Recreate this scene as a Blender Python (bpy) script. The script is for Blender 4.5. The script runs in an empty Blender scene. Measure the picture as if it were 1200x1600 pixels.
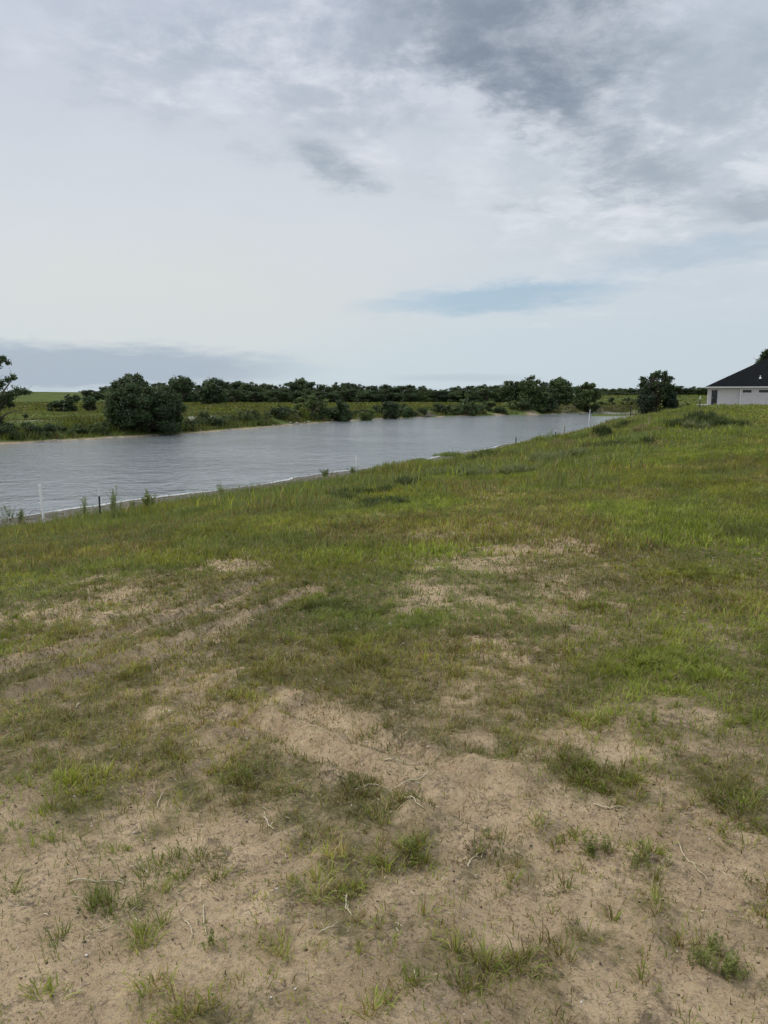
import bpy, math, random
import numpy as np
R = math.radians
scene = bpy.context.scene
col = scene.collection

# ------------------------------------------------------------------ camera
CAM_Z = 1.6
FPX = 1200.0                       # focal length in photograph pixels (1200 x 1600)
PITCH = math.atan(182.0 / FPX)     # horizon at row 618
cd = bpy.data.cameras.new('camera')
cam = bpy.data.objects.new('camera', cd)
col.objects.link(cam)
cam.location = (0, 0, CAM_Z)
cam.rotation_euler = (math.pi / 2 - PITCH, 0, 0)
cd.sensor_fit = 'VERTICAL'
cd.sensor_height = 36.0
cd.lens = 27.0
cd.clip_start = 0.05
cd.clip_end = 20000
scene.camera = cam
scene.render.resolution_x = 768
scene.render.resolution_y = 1024
scene.view_settings.view_transform = 'Standard'
scene.view_settings.look = 'None'
scene.view_settings.exposure = 0.30
scene.view_settings.gamma = 1.0

def pix_dir(px, py):
    ca, sa = math.cos(PITCH), math.sin(PITCH)
    a = (px - 600.0) / FPX
    b = (800.0 - py) / FPX
    return np.array([a, ca + b * sa, -sa + b * ca])

def project(x, y, z):
    ca, sa = math.cos(PITCH), math.sin(PITCH)
    dz = z - CAM_Z
    dep = np.maximum(y * ca - dz * sa, 0.3)
    up = y * sa + dz * ca
    return 600.0 + FPX * x / dep, 800.0 - FPX * up / dep

def srgb(*c):
    out = []
    for v in c:
        v = v / 255.0
        out.append(v / 12.92 if v <= 0.04045 else ((v + 0.055) / 1.055) ** 2.4)
    return tuple(out)

# ------------------------------------------------------------------ node helpers
class NT:
    def __init__(s, tree):
        s.t = tree; s.n = tree.nodes; s.l = tree.links
    def node(s, typ, **kw):
        n = s.n.new(typ)
        for k, v in kw.items(): setattr(n, k, v)
        return n
    def put(s, sock, v):
        if hasattr(v, 'is_output') or isinstance(v, bpy.types.NodeSocket): s.l.new(v, sock)
        elif v is not None: sock.default_value = v
    def m(s, op, a, b=None, c=None, clamp=False):
        n = s.node('ShaderNodeMath', operation=op); n.use_clamp = clamp
        s.put(n.inputs[0], a)
        if b is not None: s.put(n.inputs[1], b)
        if c is not None: s.put(n.inputs[2], c)
        return n.outputs[0]
    def mr(s, v, a, b, c=0.0, d=1.0, smooth=True):
        n = s.node('ShaderNodeMapRange')
        n.interpolation_type = 'SMOOTHSTEP' if smooth else 'LINEAR'
        s.put(n.inputs['Value'], v)
        for k, q in zip(('From Min', 'From Max', 'To Min', 'To Max'), (a, b, c, d)): n.inputs[k].default_value = q
        return n.outputs[0]
    def mix(s, f, a, b, mode='MIX'):
        n = s.node('ShaderNodeMix', data_type='RGBA', blend_type=mode)
        s.put(n.inputs[0], f)
        for i, v in ((6, a), (7, b)):
            if isinstance(v, tuple) and len(v) == 3: v = (*v, 1.0)
            s.put(n.inputs[i], v)
        return n.outputs[2]
    def noise(s, vec, scale, detail=4.0, rough=0.55, dist=0.0, col=False):
        n = s.node('ShaderNodeTexNoise')
        n.inputs['Scale'].default_value = scale
        n.inputs['Detail'].default_value = detail
        n.inputs['Roughness'].default_value = rough
        n.inputs['Distortion'].default_value = dist
        if vec is not None: s.l.new(vec, n.inputs['Vector'])
        return n.outputs['Color' if col else 'Fac']
    def comb(s, x, y, z=0.0):
        n = s.node('ShaderNodeCombineXYZ')
        for i, v in enumerate((x, y, z)): s.put(n.inputs[i], v)
        return n.outputs[0]

# ------------------------------------------------------------------ world: overcast sky
SUN_EL, SUN_AZ = 44.0, -62.0       # azimuth measured from +Y towards +X
w = bpy.data.worlds.new('World')
scene.world = w
w.use_nodes = True
w.node_tree.nodes.clear()
N = NT(w.node_tree)
sky = N.node('ShaderNodeTexSky')
sky.sky_type = 'NISHITA'; sky.sun_disc = False
sky.sun_elevation = R(SUN_EL); sky.sun_rotation = R(SUN_AZ)
sky.altitude = 300; sky.dust_density = 2.0
tc = N.node('ShaderNodeTexCoord')
sep = N.node('ShaderNodeSeparateXYZ'); N.l.new(tc.outputs['Generated'], sep.inputs[0])
dx, dy, dz = sep.outputs
zc = N.m('MAXIMUM', dz, 0.0)
den = N.m('ADD', zc, 0.16)
qv = N.comb(N.m('DIVIDE', dx, den), N.m('DIVIDE', dy, den), 0.0)
el0 = N.m('ARCSINE', dz)
az0 = N.m('ARCTAN2', dx, dy)
wob = N.noise(qv, 3.4, 8.0, 0.68, 0.0, col=True)
ws = N.node('ShaderNodeSeparateXYZ'); N.l.new(wob, ws.inputs[0])
wob2 = N.noise(qv, 0.9, 3.0, 0.5, 0.0, col=True)
ws2 = N.node('ShaderNodeSeparateXYZ'); N.l.new(wob2, ws2.inputs[0])
def ael(px, py):
    d = pix_dir(px, py); d /= np.linalg.norm(d)
    return math.atan2(d[0], d[1]), math.asin(d[2])
def feature(px, py, rx, ry, rot=0.0, inner=0.35, outer=1.25, wb=1.0):
    a, e = ael(px, py)
    ra, re = rx / FPX, ry / FPX * 0.9
    k = wb * min(ry, 120) / FPX * 3.0
    aa = N.m('SUBTRACT', N.m('ADD', N.m('MULTIPLY', N.m('SUBTRACT', ws.outputs[0], 0.5), k * 1.3), az0), a)
    ee = N.m('SUBTRACT', N.m('ADD', N.m('MULTIPLY', N.m('SUBTRACT', ws.outputs[1], 0.5), k), el0), e)
    c, s_ = math.cos(rot), math.sin(rot)
    u = N.m('ADD', N.m('MULTIPLY', aa, c / ra), N.m('MULTIPLY', ee, s_ / ra))
    v = N.m('ADD', N.m('MULTIPLY', aa, -s_ / re), N.m('MULTIPLY', ee, c / re))
    r = N.m('SQRT', N.m('ADD', N.m('MULTIPLY', u, u), N.m('MULTIPLY', v, v)))
    return N.mr(r, outer, inner)
S10 = 10.0
def sc(r, g, b):
    return tuple(v * S10 for v in srgb(r, g, b))
# base tone: lavender grey high up, cream lower down, pale blue-grey at the horizon
g1 = N.mr(el0, 0.02, 0.20)
g2 = N.mr(el0, 0.16, 0.46)
base = N.mix(g1, sc(192, 205, 212), sc(203, 208, 213))
base = N.mix(g2, base, sc(190, 197, 210))
azr = N.mr(az0, -0.1, 0.5)
base = N.mix(N.m('MULTIPLY', azr, 0.5), base, sc(186, 197, 207))
# warm glow, left of centre
base = N.mix(N.m('MULTIPLY', feature(250, 470, 420, 110, wb=0.3), 0.55), base, sc(208, 209, 205))
# soft cloud texture
n1 = N.noise(qv, 1.9, 10.0, 0.60, 0.35)
n2 = N.noise(qv, 6.5, 10.0, 0.66, 0.25)
tex = N.m('ADD', N.m('MULTIPLY', N.mr(n1, 0.41, 0.63), 0.6), N.m('MULTIPLY', N.mr(n2, 0.38, 0.64), 0.4))
upz = N.mr(el0, 0.10, 0.42, 0.10, 1.0)
ragged = feature(560, 95, 520, 130, wb=1.2)
rgt = feature(1050, 220, 330, 230, wb=1.0)
tamt = N.m('MULTIPLY', N.m('ADD', N.m('MULTIPLY', N.m('MAXIMUM', ragged, rgt), 0.50), 0.10), upz)
base = N.mix(N.m('MULTIPLY', tex, tamt), base, sc(142, 154, 167))
bright = N.m('MULTIPLY', N.mr(N.m('ADD', N.m('MULTIPLY', n1, .6), N.m('MULTIPLY', n2, .4)), 0.54, 0.38), N.m('MULTIPLY', N.m('MAXIMUM', rgt, ragged), 0.7))
base = N.mix(bright, base, sc(220, 223, 229))
# distinct darker clouds
fine = N.mr(N.m('ADD', N.m('MULTIPLY', n1, .45), N.m('MULTIPLY', n2, .55)), 0.38, 0.58, 0.55, 1.0)
for (px, py, rx, ry, rot, amt, c) in (
        (800, 10, 240, 130, -0.15, 0.78, (120, 131, 144)),
        (790, 105, 140, 75, -0.4, 0.80, (116, 128, 143)),
        (960, 235, 170, 62, -0.5, 0.55, (134, 147, 160)),
        (640, 50, 170, 60, 0.0, 0.35, (146, 156, 168)),
        (525, 262, 78, 34, -0.25, 0.90, (152, 164, 175)),
        (1185, 316, 60, 22, 0.0, 0.60, (146, 158, 170)),
        (815, 325, 60, 12, 0.0, 0.35, (160, 172, 182)),
        (1130, 120, 120, 60, 0.3, 0.30, (148, 160, 172))):
    f = feature(px, py, rx, ry, rot)
    base = N.mix(N.m('MULTIPLY', N.m('MULTIPLY', f, fine), amt), base, sc(*c))
base = N.mix(N.m('MULTIPLY', feature(90, 572, 380, 42, 0.0, 0.5, 1.15, wb=0.35), 0.9), base, sc(158, 172, 187))
base = N.mix(N.m('MULTIPLY', feature(720, 590, 120, 8, 0.0, wb=0.4), 0.4), base, sc(170, 180, 190))
base = N.mix(N.m('MULTIPLY', feature(775, 466, 235, 30, 0.05, 0.25, 1.15, wb=0.8), 0.68), base, sc(150, 180, 203))
base = N.mix(N.m('MULTIPLY', feature(1080, 398, 170, 26, 0.1, wb=0.8), 0.2), base, sc(158, 185, 205))
cover = N.m('SUBTRACT', 1.0, N.m('MULTIPLY', feature(800, 466, 200, 26, 0.06, 0.3, 1.1, wb=0.6), 0.25))
cover = N.m('MULTIPLY', cover, N.m('SUBTRACT', 1.0, N.m('MULTIPLY', feature(1080, 395, 170, 24, 0.1, wb=0.6), 0.22)))
cover = N.m('MULTIPLY', cover, 0.95)
final = N.mix(cover, sky.outputs[0], base)
zen = N.mr(el0, 0.62, 1.25, 1.0, 2.0)  # sky above the frame brightened, added to lift ambient light on the land
bk = N.mr(dy, 0.1, -0.6, 1.0, 1.25)  # unseen sky behind the camera boosted as extra fill light
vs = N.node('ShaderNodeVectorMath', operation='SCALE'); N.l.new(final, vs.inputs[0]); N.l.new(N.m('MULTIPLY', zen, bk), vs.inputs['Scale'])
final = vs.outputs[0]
below = N.mr(el0, -0.02, 0.0)
final = N.mix(below, (0.9, 0.95, 0.8), final)
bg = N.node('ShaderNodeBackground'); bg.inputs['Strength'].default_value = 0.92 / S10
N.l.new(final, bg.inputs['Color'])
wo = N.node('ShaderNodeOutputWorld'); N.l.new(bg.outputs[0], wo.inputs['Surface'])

# ------------------------------------------------------------------ sun behind cloud
sd = bpy.data.lights.new('sun', 'SUN')
sd.energy = 1.5; sd.angle = R(12); sd.color = (1.0, 0.94, 0.83)
sun = bpy.data.objects.new('sun', sd); col.objects.link(sun)
sun.rotation_euler = (R(90 - SUN_EL), 0, R(180 - SUN_AZ))
sun.location = (0, 0, 30)

# ------------------------------------------------------------------ numpy noise
def _h(ix, iy, seed):
    n = (ix.astype(np.int64) * 374761393 + iy.astype(np.int64) * 668265263 + seed * 1274126177) & 0xFFFFFFFF
    n = ((n ^ (n >> 13)) * 1274126177) & 0xFFFFFFFF
    n = n ^ (n >> 16)
    return (n & 0xFFFF) / 65535.0
def vn(x, y, seed=0):
    xi, yi = np.floor(x), np.floor(y)
    fx, fy = x - xi, y - yi
    fx = fx * fx * (3 - 2 * fx); fy = fy * fy * (3 - 2 * fy)
    a = _h(xi, yi, seed); b = _h(xi + 1, yi, seed); c = _h(xi, yi + 1, seed); d = _h(xi + 1, yi + 1, seed)
    return (a * (1 - fx) + b * fx) * (1 - fy) + (c * (1 - fx) + d * fx) * fy
def fbm(x, y, seed=0, o=3, g=0.5):
    s = 0; a = 1; t = 0
    for i in range(o):
        s = s + a * vn(x * 2 ** i + 17.3 * i, y * 2 ** i - 9.1 * i, seed + i); t += a; a *= g
    return s / t
def ss(v, a, b):
    t = np.clip((v - a) / (b - a), 0, 1)
    return t * t * (3 - 2 * t)

# ------------------------------------------------------------------ terrain
ZW = -2.5
NEAR = [(-160, -75), (-60, -18), (-30, 6), (-13, 25), (-6, 35.5), (0, 45), (4, 52), (8, 60), (13, 70), (20, 84), (32, 110), (45, 142), (52, 155)]
FAR = [(-300, 10), (-120, 32), (-60, 52), (-33, 65.6), (-21, 83), (-15.5, 100), (-9.8, 117), (0, 138), (13, 154), (25, 163), (36, 170), (43, 182), (52, 189), (58, 180), (56, 161), (39, 158.5), (38.6, 157)]
POLY = NEAR + FAR[::-1]
def seg_dist(x, y, pts, closed=False, extra=None):
    best = np.full(x.shape, 1e9); bt = None if extra is None else np.zeros(x.shape)
    n = len(pts)
    for i in range(n if closed else n - 1):
        ax, ay = pts[i][:2]; bx, by = pts[(i + 1) % n][:2]
        ux, uy = bx - ax, by - ay
        t = np.clip(((x - ax) * ux + (y - ay) * uy) / (ux * ux + uy * uy), 0, 1)
        d = np.hypot(x - ax - t * ux, y - ay - t * uy)
        if extra is not None:
            v = extra[i] + (extra[(i + 1) % n] - extra[i]) * t
            bt = np.where(d < best, v, bt)
        best = np.minimum(best, d)
    return best if extra is None else (best, bt)
def inside(x, y):
    r = np.zeros(x.shape, bool); n = len(POLY)
    for i in range(n):
        ax, ay = POLY[i]; bx, by = POLY[(i + 1) % n]
        if ay == by: continue
        c = ((ay > y) != (by > y)) & (x < (bx - ax) * (y - ay) / (by - ay) + ax)
        r ^= c
    return r
BERM = [(-2, 24), (2.5, 31), (6.3, 38), (12, 48), (20, 60), (28.8, 75), (41, 92), (60, 112)]
BERM_H = [0.0, -0.05, 0.12, 0.55, 0.95, 1.05, 0.6, 0.0]
def flat_pt(px, py, z=0.0):
    d = pix_dir(px, py); t = (z - CAM_Z) / d[2]
    return (d[0] * t, d[1] * t)
TRACKS = [[flat_pt(*p) for p in q] for q in (
    [(300, 1088), (420, 1128), (560, 1195), (700, 1258), (860, 1330), (1010, 1388), (1230, 1450)],
    [(470, 1100), (600, 1165), (760, 1240), (900, 1290), (1060, 1340), (1240, 1390)],
    [(-40, 1025), (110, 985), (250, 945), (420, 880)],
    [(20, 1060), (200, 1010), (330, 965), (490, 905)])]
def shore_warp(x, y):
    return x + (vn(x * 0.2, y * 0.2, 91) - 0.5) * 0.9 + (vn(x * 1.3, y * 1.3, 92) - 0.5) * 0.3, \
           y + (vn(x * 0.2, y * 0.2, 93) - 0.5) * 0.9 + (vn(x * 1.3, y * 1.3, 94) - 0.5) * 0.3
def shore_info(x, y):
    wx, wy = shore_warp(x, y)
    dn = seg_dist(wx, wy, NEAR); df = seg_dist(wx, wy, FAR)
    ins = inside(wx, wy)
    return dn, df, ins
def height(x, y, info=None):
    x = np.asarray(x, float); y = np.asarray(y, float)
    dn, df, ins = info if info is not None else shore_info(x, y)
    d = np.minimum(dn, df)
    lake = ZW - np.minimum(0.18 * d, 1.6)
    near = ZW + 0.02 + 0.05 * ss(dn, 0.1, .5) + 0.08 * ss(dn, 2.2, 3.2) + 2.58 * (1 - np.exp(-(np.maximum(dn - 2.2, 0) / 12.0) ** 1.5))
    bd, bh = seg_dist(x, y, BERM, extra=BERM_H)
    near = near + bh * np.exp(-(bd / 4.2) ** 2) * (0.8 + 0.4 * vn(x * 0.3, y * 0.3, 5))
    near = near + 0.60 * np.exp(-(((x - 20.5) / 3.2) ** 2 + ((y - 50) / 2.2) ** 2))
    rough = ss(dn, 4, 8) * (1 - ss(dn, 15, 24)) * ss(y, 18, 30)
    near = near + rough * ((fbm(x * 0.32, y * 0.32, 13, 2) - .50) * 0.80 + (fbm(x * 1.1, y * 1.1, 14, 2) - .5) * .30)
    near = near + (fbm(x * 0.22, y * 0.22, 11, 3) - 0.5) * 0.30 * ss(np.hypot(x, y), 3, 14) * ss(dn, 2, 5)
    far = ZW + 0.02 + 0.16 * ss(df, 0.1, 1.6) + 1.35 * ss(df + (vn(x * .3, y * .3, 31) - .5) * 3, 1.8, 7.5) + 0.16 * ss(df, 8, 60)
    far = far + 4.4 * ss(y, 250, 420) * ss(-x, 50, 190) + 2.4 * ss(y, 225, 290) * ss(x, 60, 85) * (1 - ss(x, 150, 220))
    far = far + (fbm(x * 0.15, y * 0.15, 15, 3) - 0.5) * 0.35 * ss(df, 3, 15)
    wn = 1 / (1 + np.exp(np.clip((dn - df) / 4.0, -30, 30)))
    land = near * wn + far * (1 - wn)
    r = np.hypot(x, y)
    fine = (1 - ss(r, 14, 40))
    micro = (fbm(x * 1.1, y * 1.1, 21, 2) - 0.5) * 0.028 + (fbm(x * 3.7, y * 3.7, 22, 2) - 0.5) * 0.018 \
        + (fbm(x * 12, y * 12, 23, 2, .7) - 0.5) * 0.026
    crust = np.maximum(0, fbm(x * 9, y * 9, 44, 2) - 0.55) * 0.10 * ss(fbm(x * 0.9, y * 0.9, 45, 2), 0.45, 0.6)
    for i, tr in enumerate(TRACKS):
        td = seg_dist(x, y, tr)
        lump = 0.6 + 0.8 * vn(x * 8, y * 8, 60 + i)
        micro = micro - 0.042 * np.exp(-(td / 0.085) ** 4) * (.75 + .25 * lump) + 0.018 * np.exp(-((td - 0.16) / 0.055) ** 2) * lump
    land = land + (micro + crust) * fine * ss(d, 0.5, 3)
    return np.where(ins, lake, land)
def gz(x, y):
    return float(height(np.array([float(x)]), np.array([float(y)]))[0])
def ground_pt(px, py, ymin=1.0, ymax=500.0):
    d = pix_dir(px, py)
    t = np.geomspace(ymin, ymax, 4000)
    X, Y, Z = d[0] * t, d[1] * t, CAM_Z + d[2] * t
    H = height(X, Y)
    k = np.nonzero(Z <= H)[0]
    i = k[0] if len(k) else len(t) - 1
    return float(X[i]), float(Y[i]), float(H[i])
def at(px, dist):
    x = (px - 600.0) / FPX * dist * 1.0117
    return x, dist, gz(x, dist)

# coverage of the ground by plants, read along the photograph and laid on the ground
GPX = np.arange(50, 1200, 100)
GPY = np.array([700, 790, 850, 900, 950, 1000, 1050, 1100, 1150, 1200, 1250, 1300, 1350, 1400, 1450, 1500, 1550, 1600])
GRID = np.array([
    [1, 1, 1, 1, 1, 1, 1, 1, 1, 1, 1, 1],
    [1, 1, 1, 1, .95, .95, .95, .85, .95, .9, 1, 1],
    [.95, .9, .85, .75, .95, .9, .75, .75, .50, .65, .85, 1],
    [.85, .65, .65, .55, .95, .95, .5, .5, .42, .5, .9, 1],
    [.75, .38, .5, .5, .9, .9, .38, .5, .5, .5, .75, 1],
    [.78, .5, .42, .42, .6, .85, .8, .55, .5, .5, .65, .65],
    [.7, .6, .5, .45, .45, .72, .5, .5, .6, .85, .88, .8],
    [.62, .6, .5, .4, .45, .4, .4, .45, .42, .45, .4, .5],
    [.5, .5, .42, .32, .35, .35, .4, .35, .4, .5, .4, .5],
    [.38, .3, .5, .4, .45, .45, .3, .33, .4, .55, .4, .5],
    [.16, .16, .25, .35, .5, .6, .2, .2, .3, .35, .35, .6],
    [.14, .14, .2, .2, .2, .35, .4, .2, .25, .2, .25, .4],
    [.14, .1, .33, .3, .25, .4, .35, .12, .3, .25, .35, .3],
    [.1, .38, .45, .25, .2, .5, .12, .16, .2, .3, .35, .5],
    [.1, .25, .4, .2, .13, .2, .1, .13, .3, .13, .38, .35],
    [.1, .13, .3, .25, .1, .13, .2, .5, .45, .1, .3, .3],
    [.1, .1, .35, .3, .1, .13, .4, .6, .3, .13, .15, .2],
    [.1, .1, .35, .3, .1, .13, .4, .6, .3, .13, .15, .2]])
BARE = [(770, 775, 45, 12, .8), (985, 820, 50, 12, .7), (575, 806, 45, 10, .7), (480, 830, 30, 8, .6), (360, 884, 60, 10, .8),
        (890, 850, 70, 20, .7), (170, 925, 70, 16, .7), (650, 925, 60, 30, .5), (760, 870, 60, 16, .5), (50, 960, 50, 18, .5),
        (930, 770, 60, 7, .4), (700, 835, 40, 8, .6), (1130, 745, 40, 5, .4)]
GRID[3:9] += 0.19; GRID[9:12] += 0.13; GRID[12:] += 0.09; GRID[2] += .06; GRID[6:11] += .11; GRID[9:15] += .13; GRID[2:5, 10:] += .4; GRID[2:5, 9] += .12
def coverage(x, y, z):
    px, py = project(x, y, z)
    px = np.where(y < 0.8, 600 + 500 * np.sin(x), px)
    py = np.where(y < 0.8, 1500, py)
    fx = np.clip((px - GPX[0]) / 100.0, 0, 10.999); ix = fx.astype(int); fx = fx - ix
    pyc = np.clip(py, GPY[0], GPY[-1] - 0.01)
    iy = np.clip(np.searchsorted(GPY, pyc, side='right') - 1, 0, len(GPY) - 2)
    fy = (pyc - GPY[iy]) / (GPY[iy + 1] - GPY[iy])
    a = GRID[iy, ix] * (1 - fx) + GRID[iy, ix + 1] * fx
    b = GRID[iy + 1, ix] * (1 - fx) + GRID[iy + 1, ix + 1] * fx
    c = a * (1 - fy) + b * fy
    for (bx, by, rx, ry, k) in BARE:
        c = c - 0.75 * k * np.exp(-(((px - bx) / rx) ** 2 + ((py - by) / ry) ** 2))
    return c
def density(x, y, z, dn, df):
    """0..1 plant cover with natural patchiness"""
    c = coverage(x, y, z)
    n = 0.35 * fbm(x * 1.3, y * 1.3, 71, 3) + 0.65 * fbm(x * 5.0, y * 5.0, 72, 4, .65)
    v = c + (n - 0.5) * 2.1
    v = ss(v, 0.0, 1.05) ** 0.9
    for tr in TRACKS: v = v * (1 - 0.7 * np.exp(-(seg_dist(x, y, tr) / 0.13) ** 2))
    v = v * (0.1 + 0.9 * ss(dn, 2.2, 3.4)) * ss(df, 1.0, 2.2)
    return v

# ------------------------------------------------------------------ mesh helpers
def mesh_from(name, V, F, colors=None, attrs=None, smooth=False):
    """V (n,3); F (m,3) or (m,4) int"""
    me = bpy.data.meshes.new(name)
    V = np.asarray(V, np.float32); F = np.asarray(F, np.int32)
    m, k = F.shape
    me.vertices.add(len(V)); me.vertices.foreach_set('co', V.ravel())
    me.loops.add(m * k); me.loops.foreach_set('vertex_index', F.ravel())
    me.polygons.add(m)
    me.polygons.foreach_set('loop_start', np.arange(0, m * k, k, dtype=np.int32))
    me.polygons.foreach_set('loop_total', np.full(m, k, np.int32))
    if smooth: me.polygons.foreach_set('use_smooth', np.ones(m, bool))
    me.update(calc_edges=True)
    if colors is not None:
        c = np.ones((len(V), 4), np.float32); c[:, :3] = colors
        a = me.attributes.new('Col', 'FLOAT_COLOR', 'POINT'); a.data.foreach_set('color', c.ravel())
    for kx, v in (attrs or {}).items():
        a = me.attributes.new(kx, 'FLOAT', 'POINT'); a.data.foreach_set('value', np.asarray(v, np.float32))
    return me
def link(name, me, mat=None, parent=None, loc=None):
    o = bpy.data.objects.new(name, me); col.objects.link(o)
    if mat is not None and me is not None: me.materials.append(mat)
    if parent is not None: o.parent = parent
    if loc is not None: o.location = loc
    return o
def tag(o, label=None, cat=None, group=None, kind=None):
    if label: o['label'] = label
    if cat: o['category'] = cat
    if group: o['group'] = group
    if kind: o['kind'] = kind
    return o
def thing(name, label, cat, loc, group=None, rz=0.0):
    o = bpy.data.objects.new(name, None); col.objects.link(o)
    o.location = loc; o.rotation_euler = (0, 0, rz)
    o.empty_display_size = 0.3
    return tag(o, label, cat, group)

class MB:
    def __init__(s): s.v = []; s.f = []; s.n = 0; s.c = []
    def add(s, V, F, c=None):
        V = np.asarray(V, float).reshape(-1, 3); F = [[i + s.n for i in f] for f in F]
        s.v.append(V); s.f += F; s.n += len(V)
    def box(s, x0, x1, y0, y1, z0, z1):
        s.add([(x0, y0, z0), (x1, y0, z0), (x1, y1, z0), (x0, y1, z0), (x0, y0, z1), (x1, y0, z1), (x1, y1, z1), (x0, y1, z1)],
              [(0, 3, 2, 1), (4, 5, 6, 7), (0, 1, 5, 4), (1, 2, 6, 5), (2, 3, 7, 6), (3, 0, 4, 7)])
    def tube(s, pts, rad, n=8, cap=True):
        pts = [np.array(p, float) for p in pts]; V = []; k = len(pts)
        if not hasattr(rad, '__len__'): rad = [rad] * k
        for i, p in enumerate(pts):
            d = pts[min(i + 1, k - 1)] - pts[max(i - 1, 0)]; d = d / (np.linalg.norm(d) + 1e-9)
            a = np.cross(d, (0.13, 0.99, 0.05) if abs(d[1]) < 0.9 else (1, 0, 0)); a /= np.linalg.norm(a); b = np.cross(d, a)
            for j in range(n):
                t = 2 * math.pi * j / n
                V.append(p + rad[i] * (a * math.cos(t) + b * math.sin(t)))
        F = [(i * n + j, i * n + (j + 1) % n, (i + 1) * n + (j + 1) % n, (i + 1) * n + j) for i in range(k - 1) for j in range(n)]
        if cap: F += [tuple(range(n))[::-1], tuple((k - 1) * n + j for j in range(n))]
        s.add(V, F)
    def build(s, name, mat, parent=None, loc=None, smooth=False):
        me = bpy.data.meshes.new(name)
        me.from_pydata(np.vstack(s.v).tolist(), [], s.f)
        if smooth: me.polygons.foreach_set('use_smooth', [True] * len(me.polygons))
        me.update()
        return link(name, me, mat, parent, loc)

# ------------------------------------------------------------------ materials
def new_mat(name):
    m = bpy.data.materials.new(name); m.use_nodes = True
    m.node_tree.nodes.clear(); n = NT(m.node_tree)
    out = n.node('ShaderNodeOutputMaterial')
    return m, n, out
def simple(name, c, rough=0.7, var=0.15, scale=8.0, metal=0.0, bump=0.0, spec=0.5):
    m, n, out = new_mat(name)
    tcn = n.node('ShaderNodeTexCoord').outputs['Object']
    f = n.noise(tcn, scale, 5.0, 0.6)
    dark = tuple(v * (1 - var) for v in c); lite = tuple(min(1, v * (1 + var)) for v in c)
    cc = n.mix(n.mr(f, 0.3, 0.7), dark, lite)
    p = n.node('ShaderNodeBsdfPrincipled'); n.l.new(cc, p.inputs['Base Color'])
    p.inputs['Roughness'].default_value = rough; p.inputs['Metallic'].default_value = metal
    p.inputs['Specular IOR Level'].default_value = spec
    if bump:
        b = n.node('ShaderNodeBump'); b.inputs['Strength'].default_value = bump; b.inputs['Distance'].default_value = 0.02
        n.l.new(f, b.inputs['Height']); n.l.new(b.outputs[0], p.inputs['Normal'])
    n.l.new(p.outputs[0], out.inputs[0])
    return m
def leaf_mat(name, trans=0.3, rough=0.55, spec=0.25):
    m, n, out = new_mat(name)
    a = n.node('ShaderNodeAttribute', attribute_name='Col')
    p = n.node('ShaderNodeBsdfPrincipled'); n.l.new(a.outputs['Color'], p.inputs['Base Color'])
    p.inputs['Roughness'].default_value = rough; p.inputs['Specular IOR Level'].default_value = spec
    t = n.node('ShaderNodeBsdfTranslucent')
    tcx = n.mix(1.0, a.outputs['Color'], (1.15, 1.2, 0.7), 'MULTIPLY'); n.l.new(tcx, t.inputs[0])
    mx = n.node('ShaderNodeMixShader'); mx.inputs[0].default_value = trans
    n.l.new(p.outputs[0], mx.inputs[1]); n.l.new(t.outputs[0], mx.inputs[2])
    n.l.new(mx.outputs[0], out.inputs[0])
    return m
M_grass = leaf_mat('grass_blades', 0.35)
M_leaf = leaf_mat('tree_leaves', 0.22)
M_litter = leaf_mat('dry_litter', 0.0, 0.8, 0.1)
M_bark = simple('bark', (0.11, 0.088, 0.068), 0.9, 0.3, 6, bump=0.4)

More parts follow.
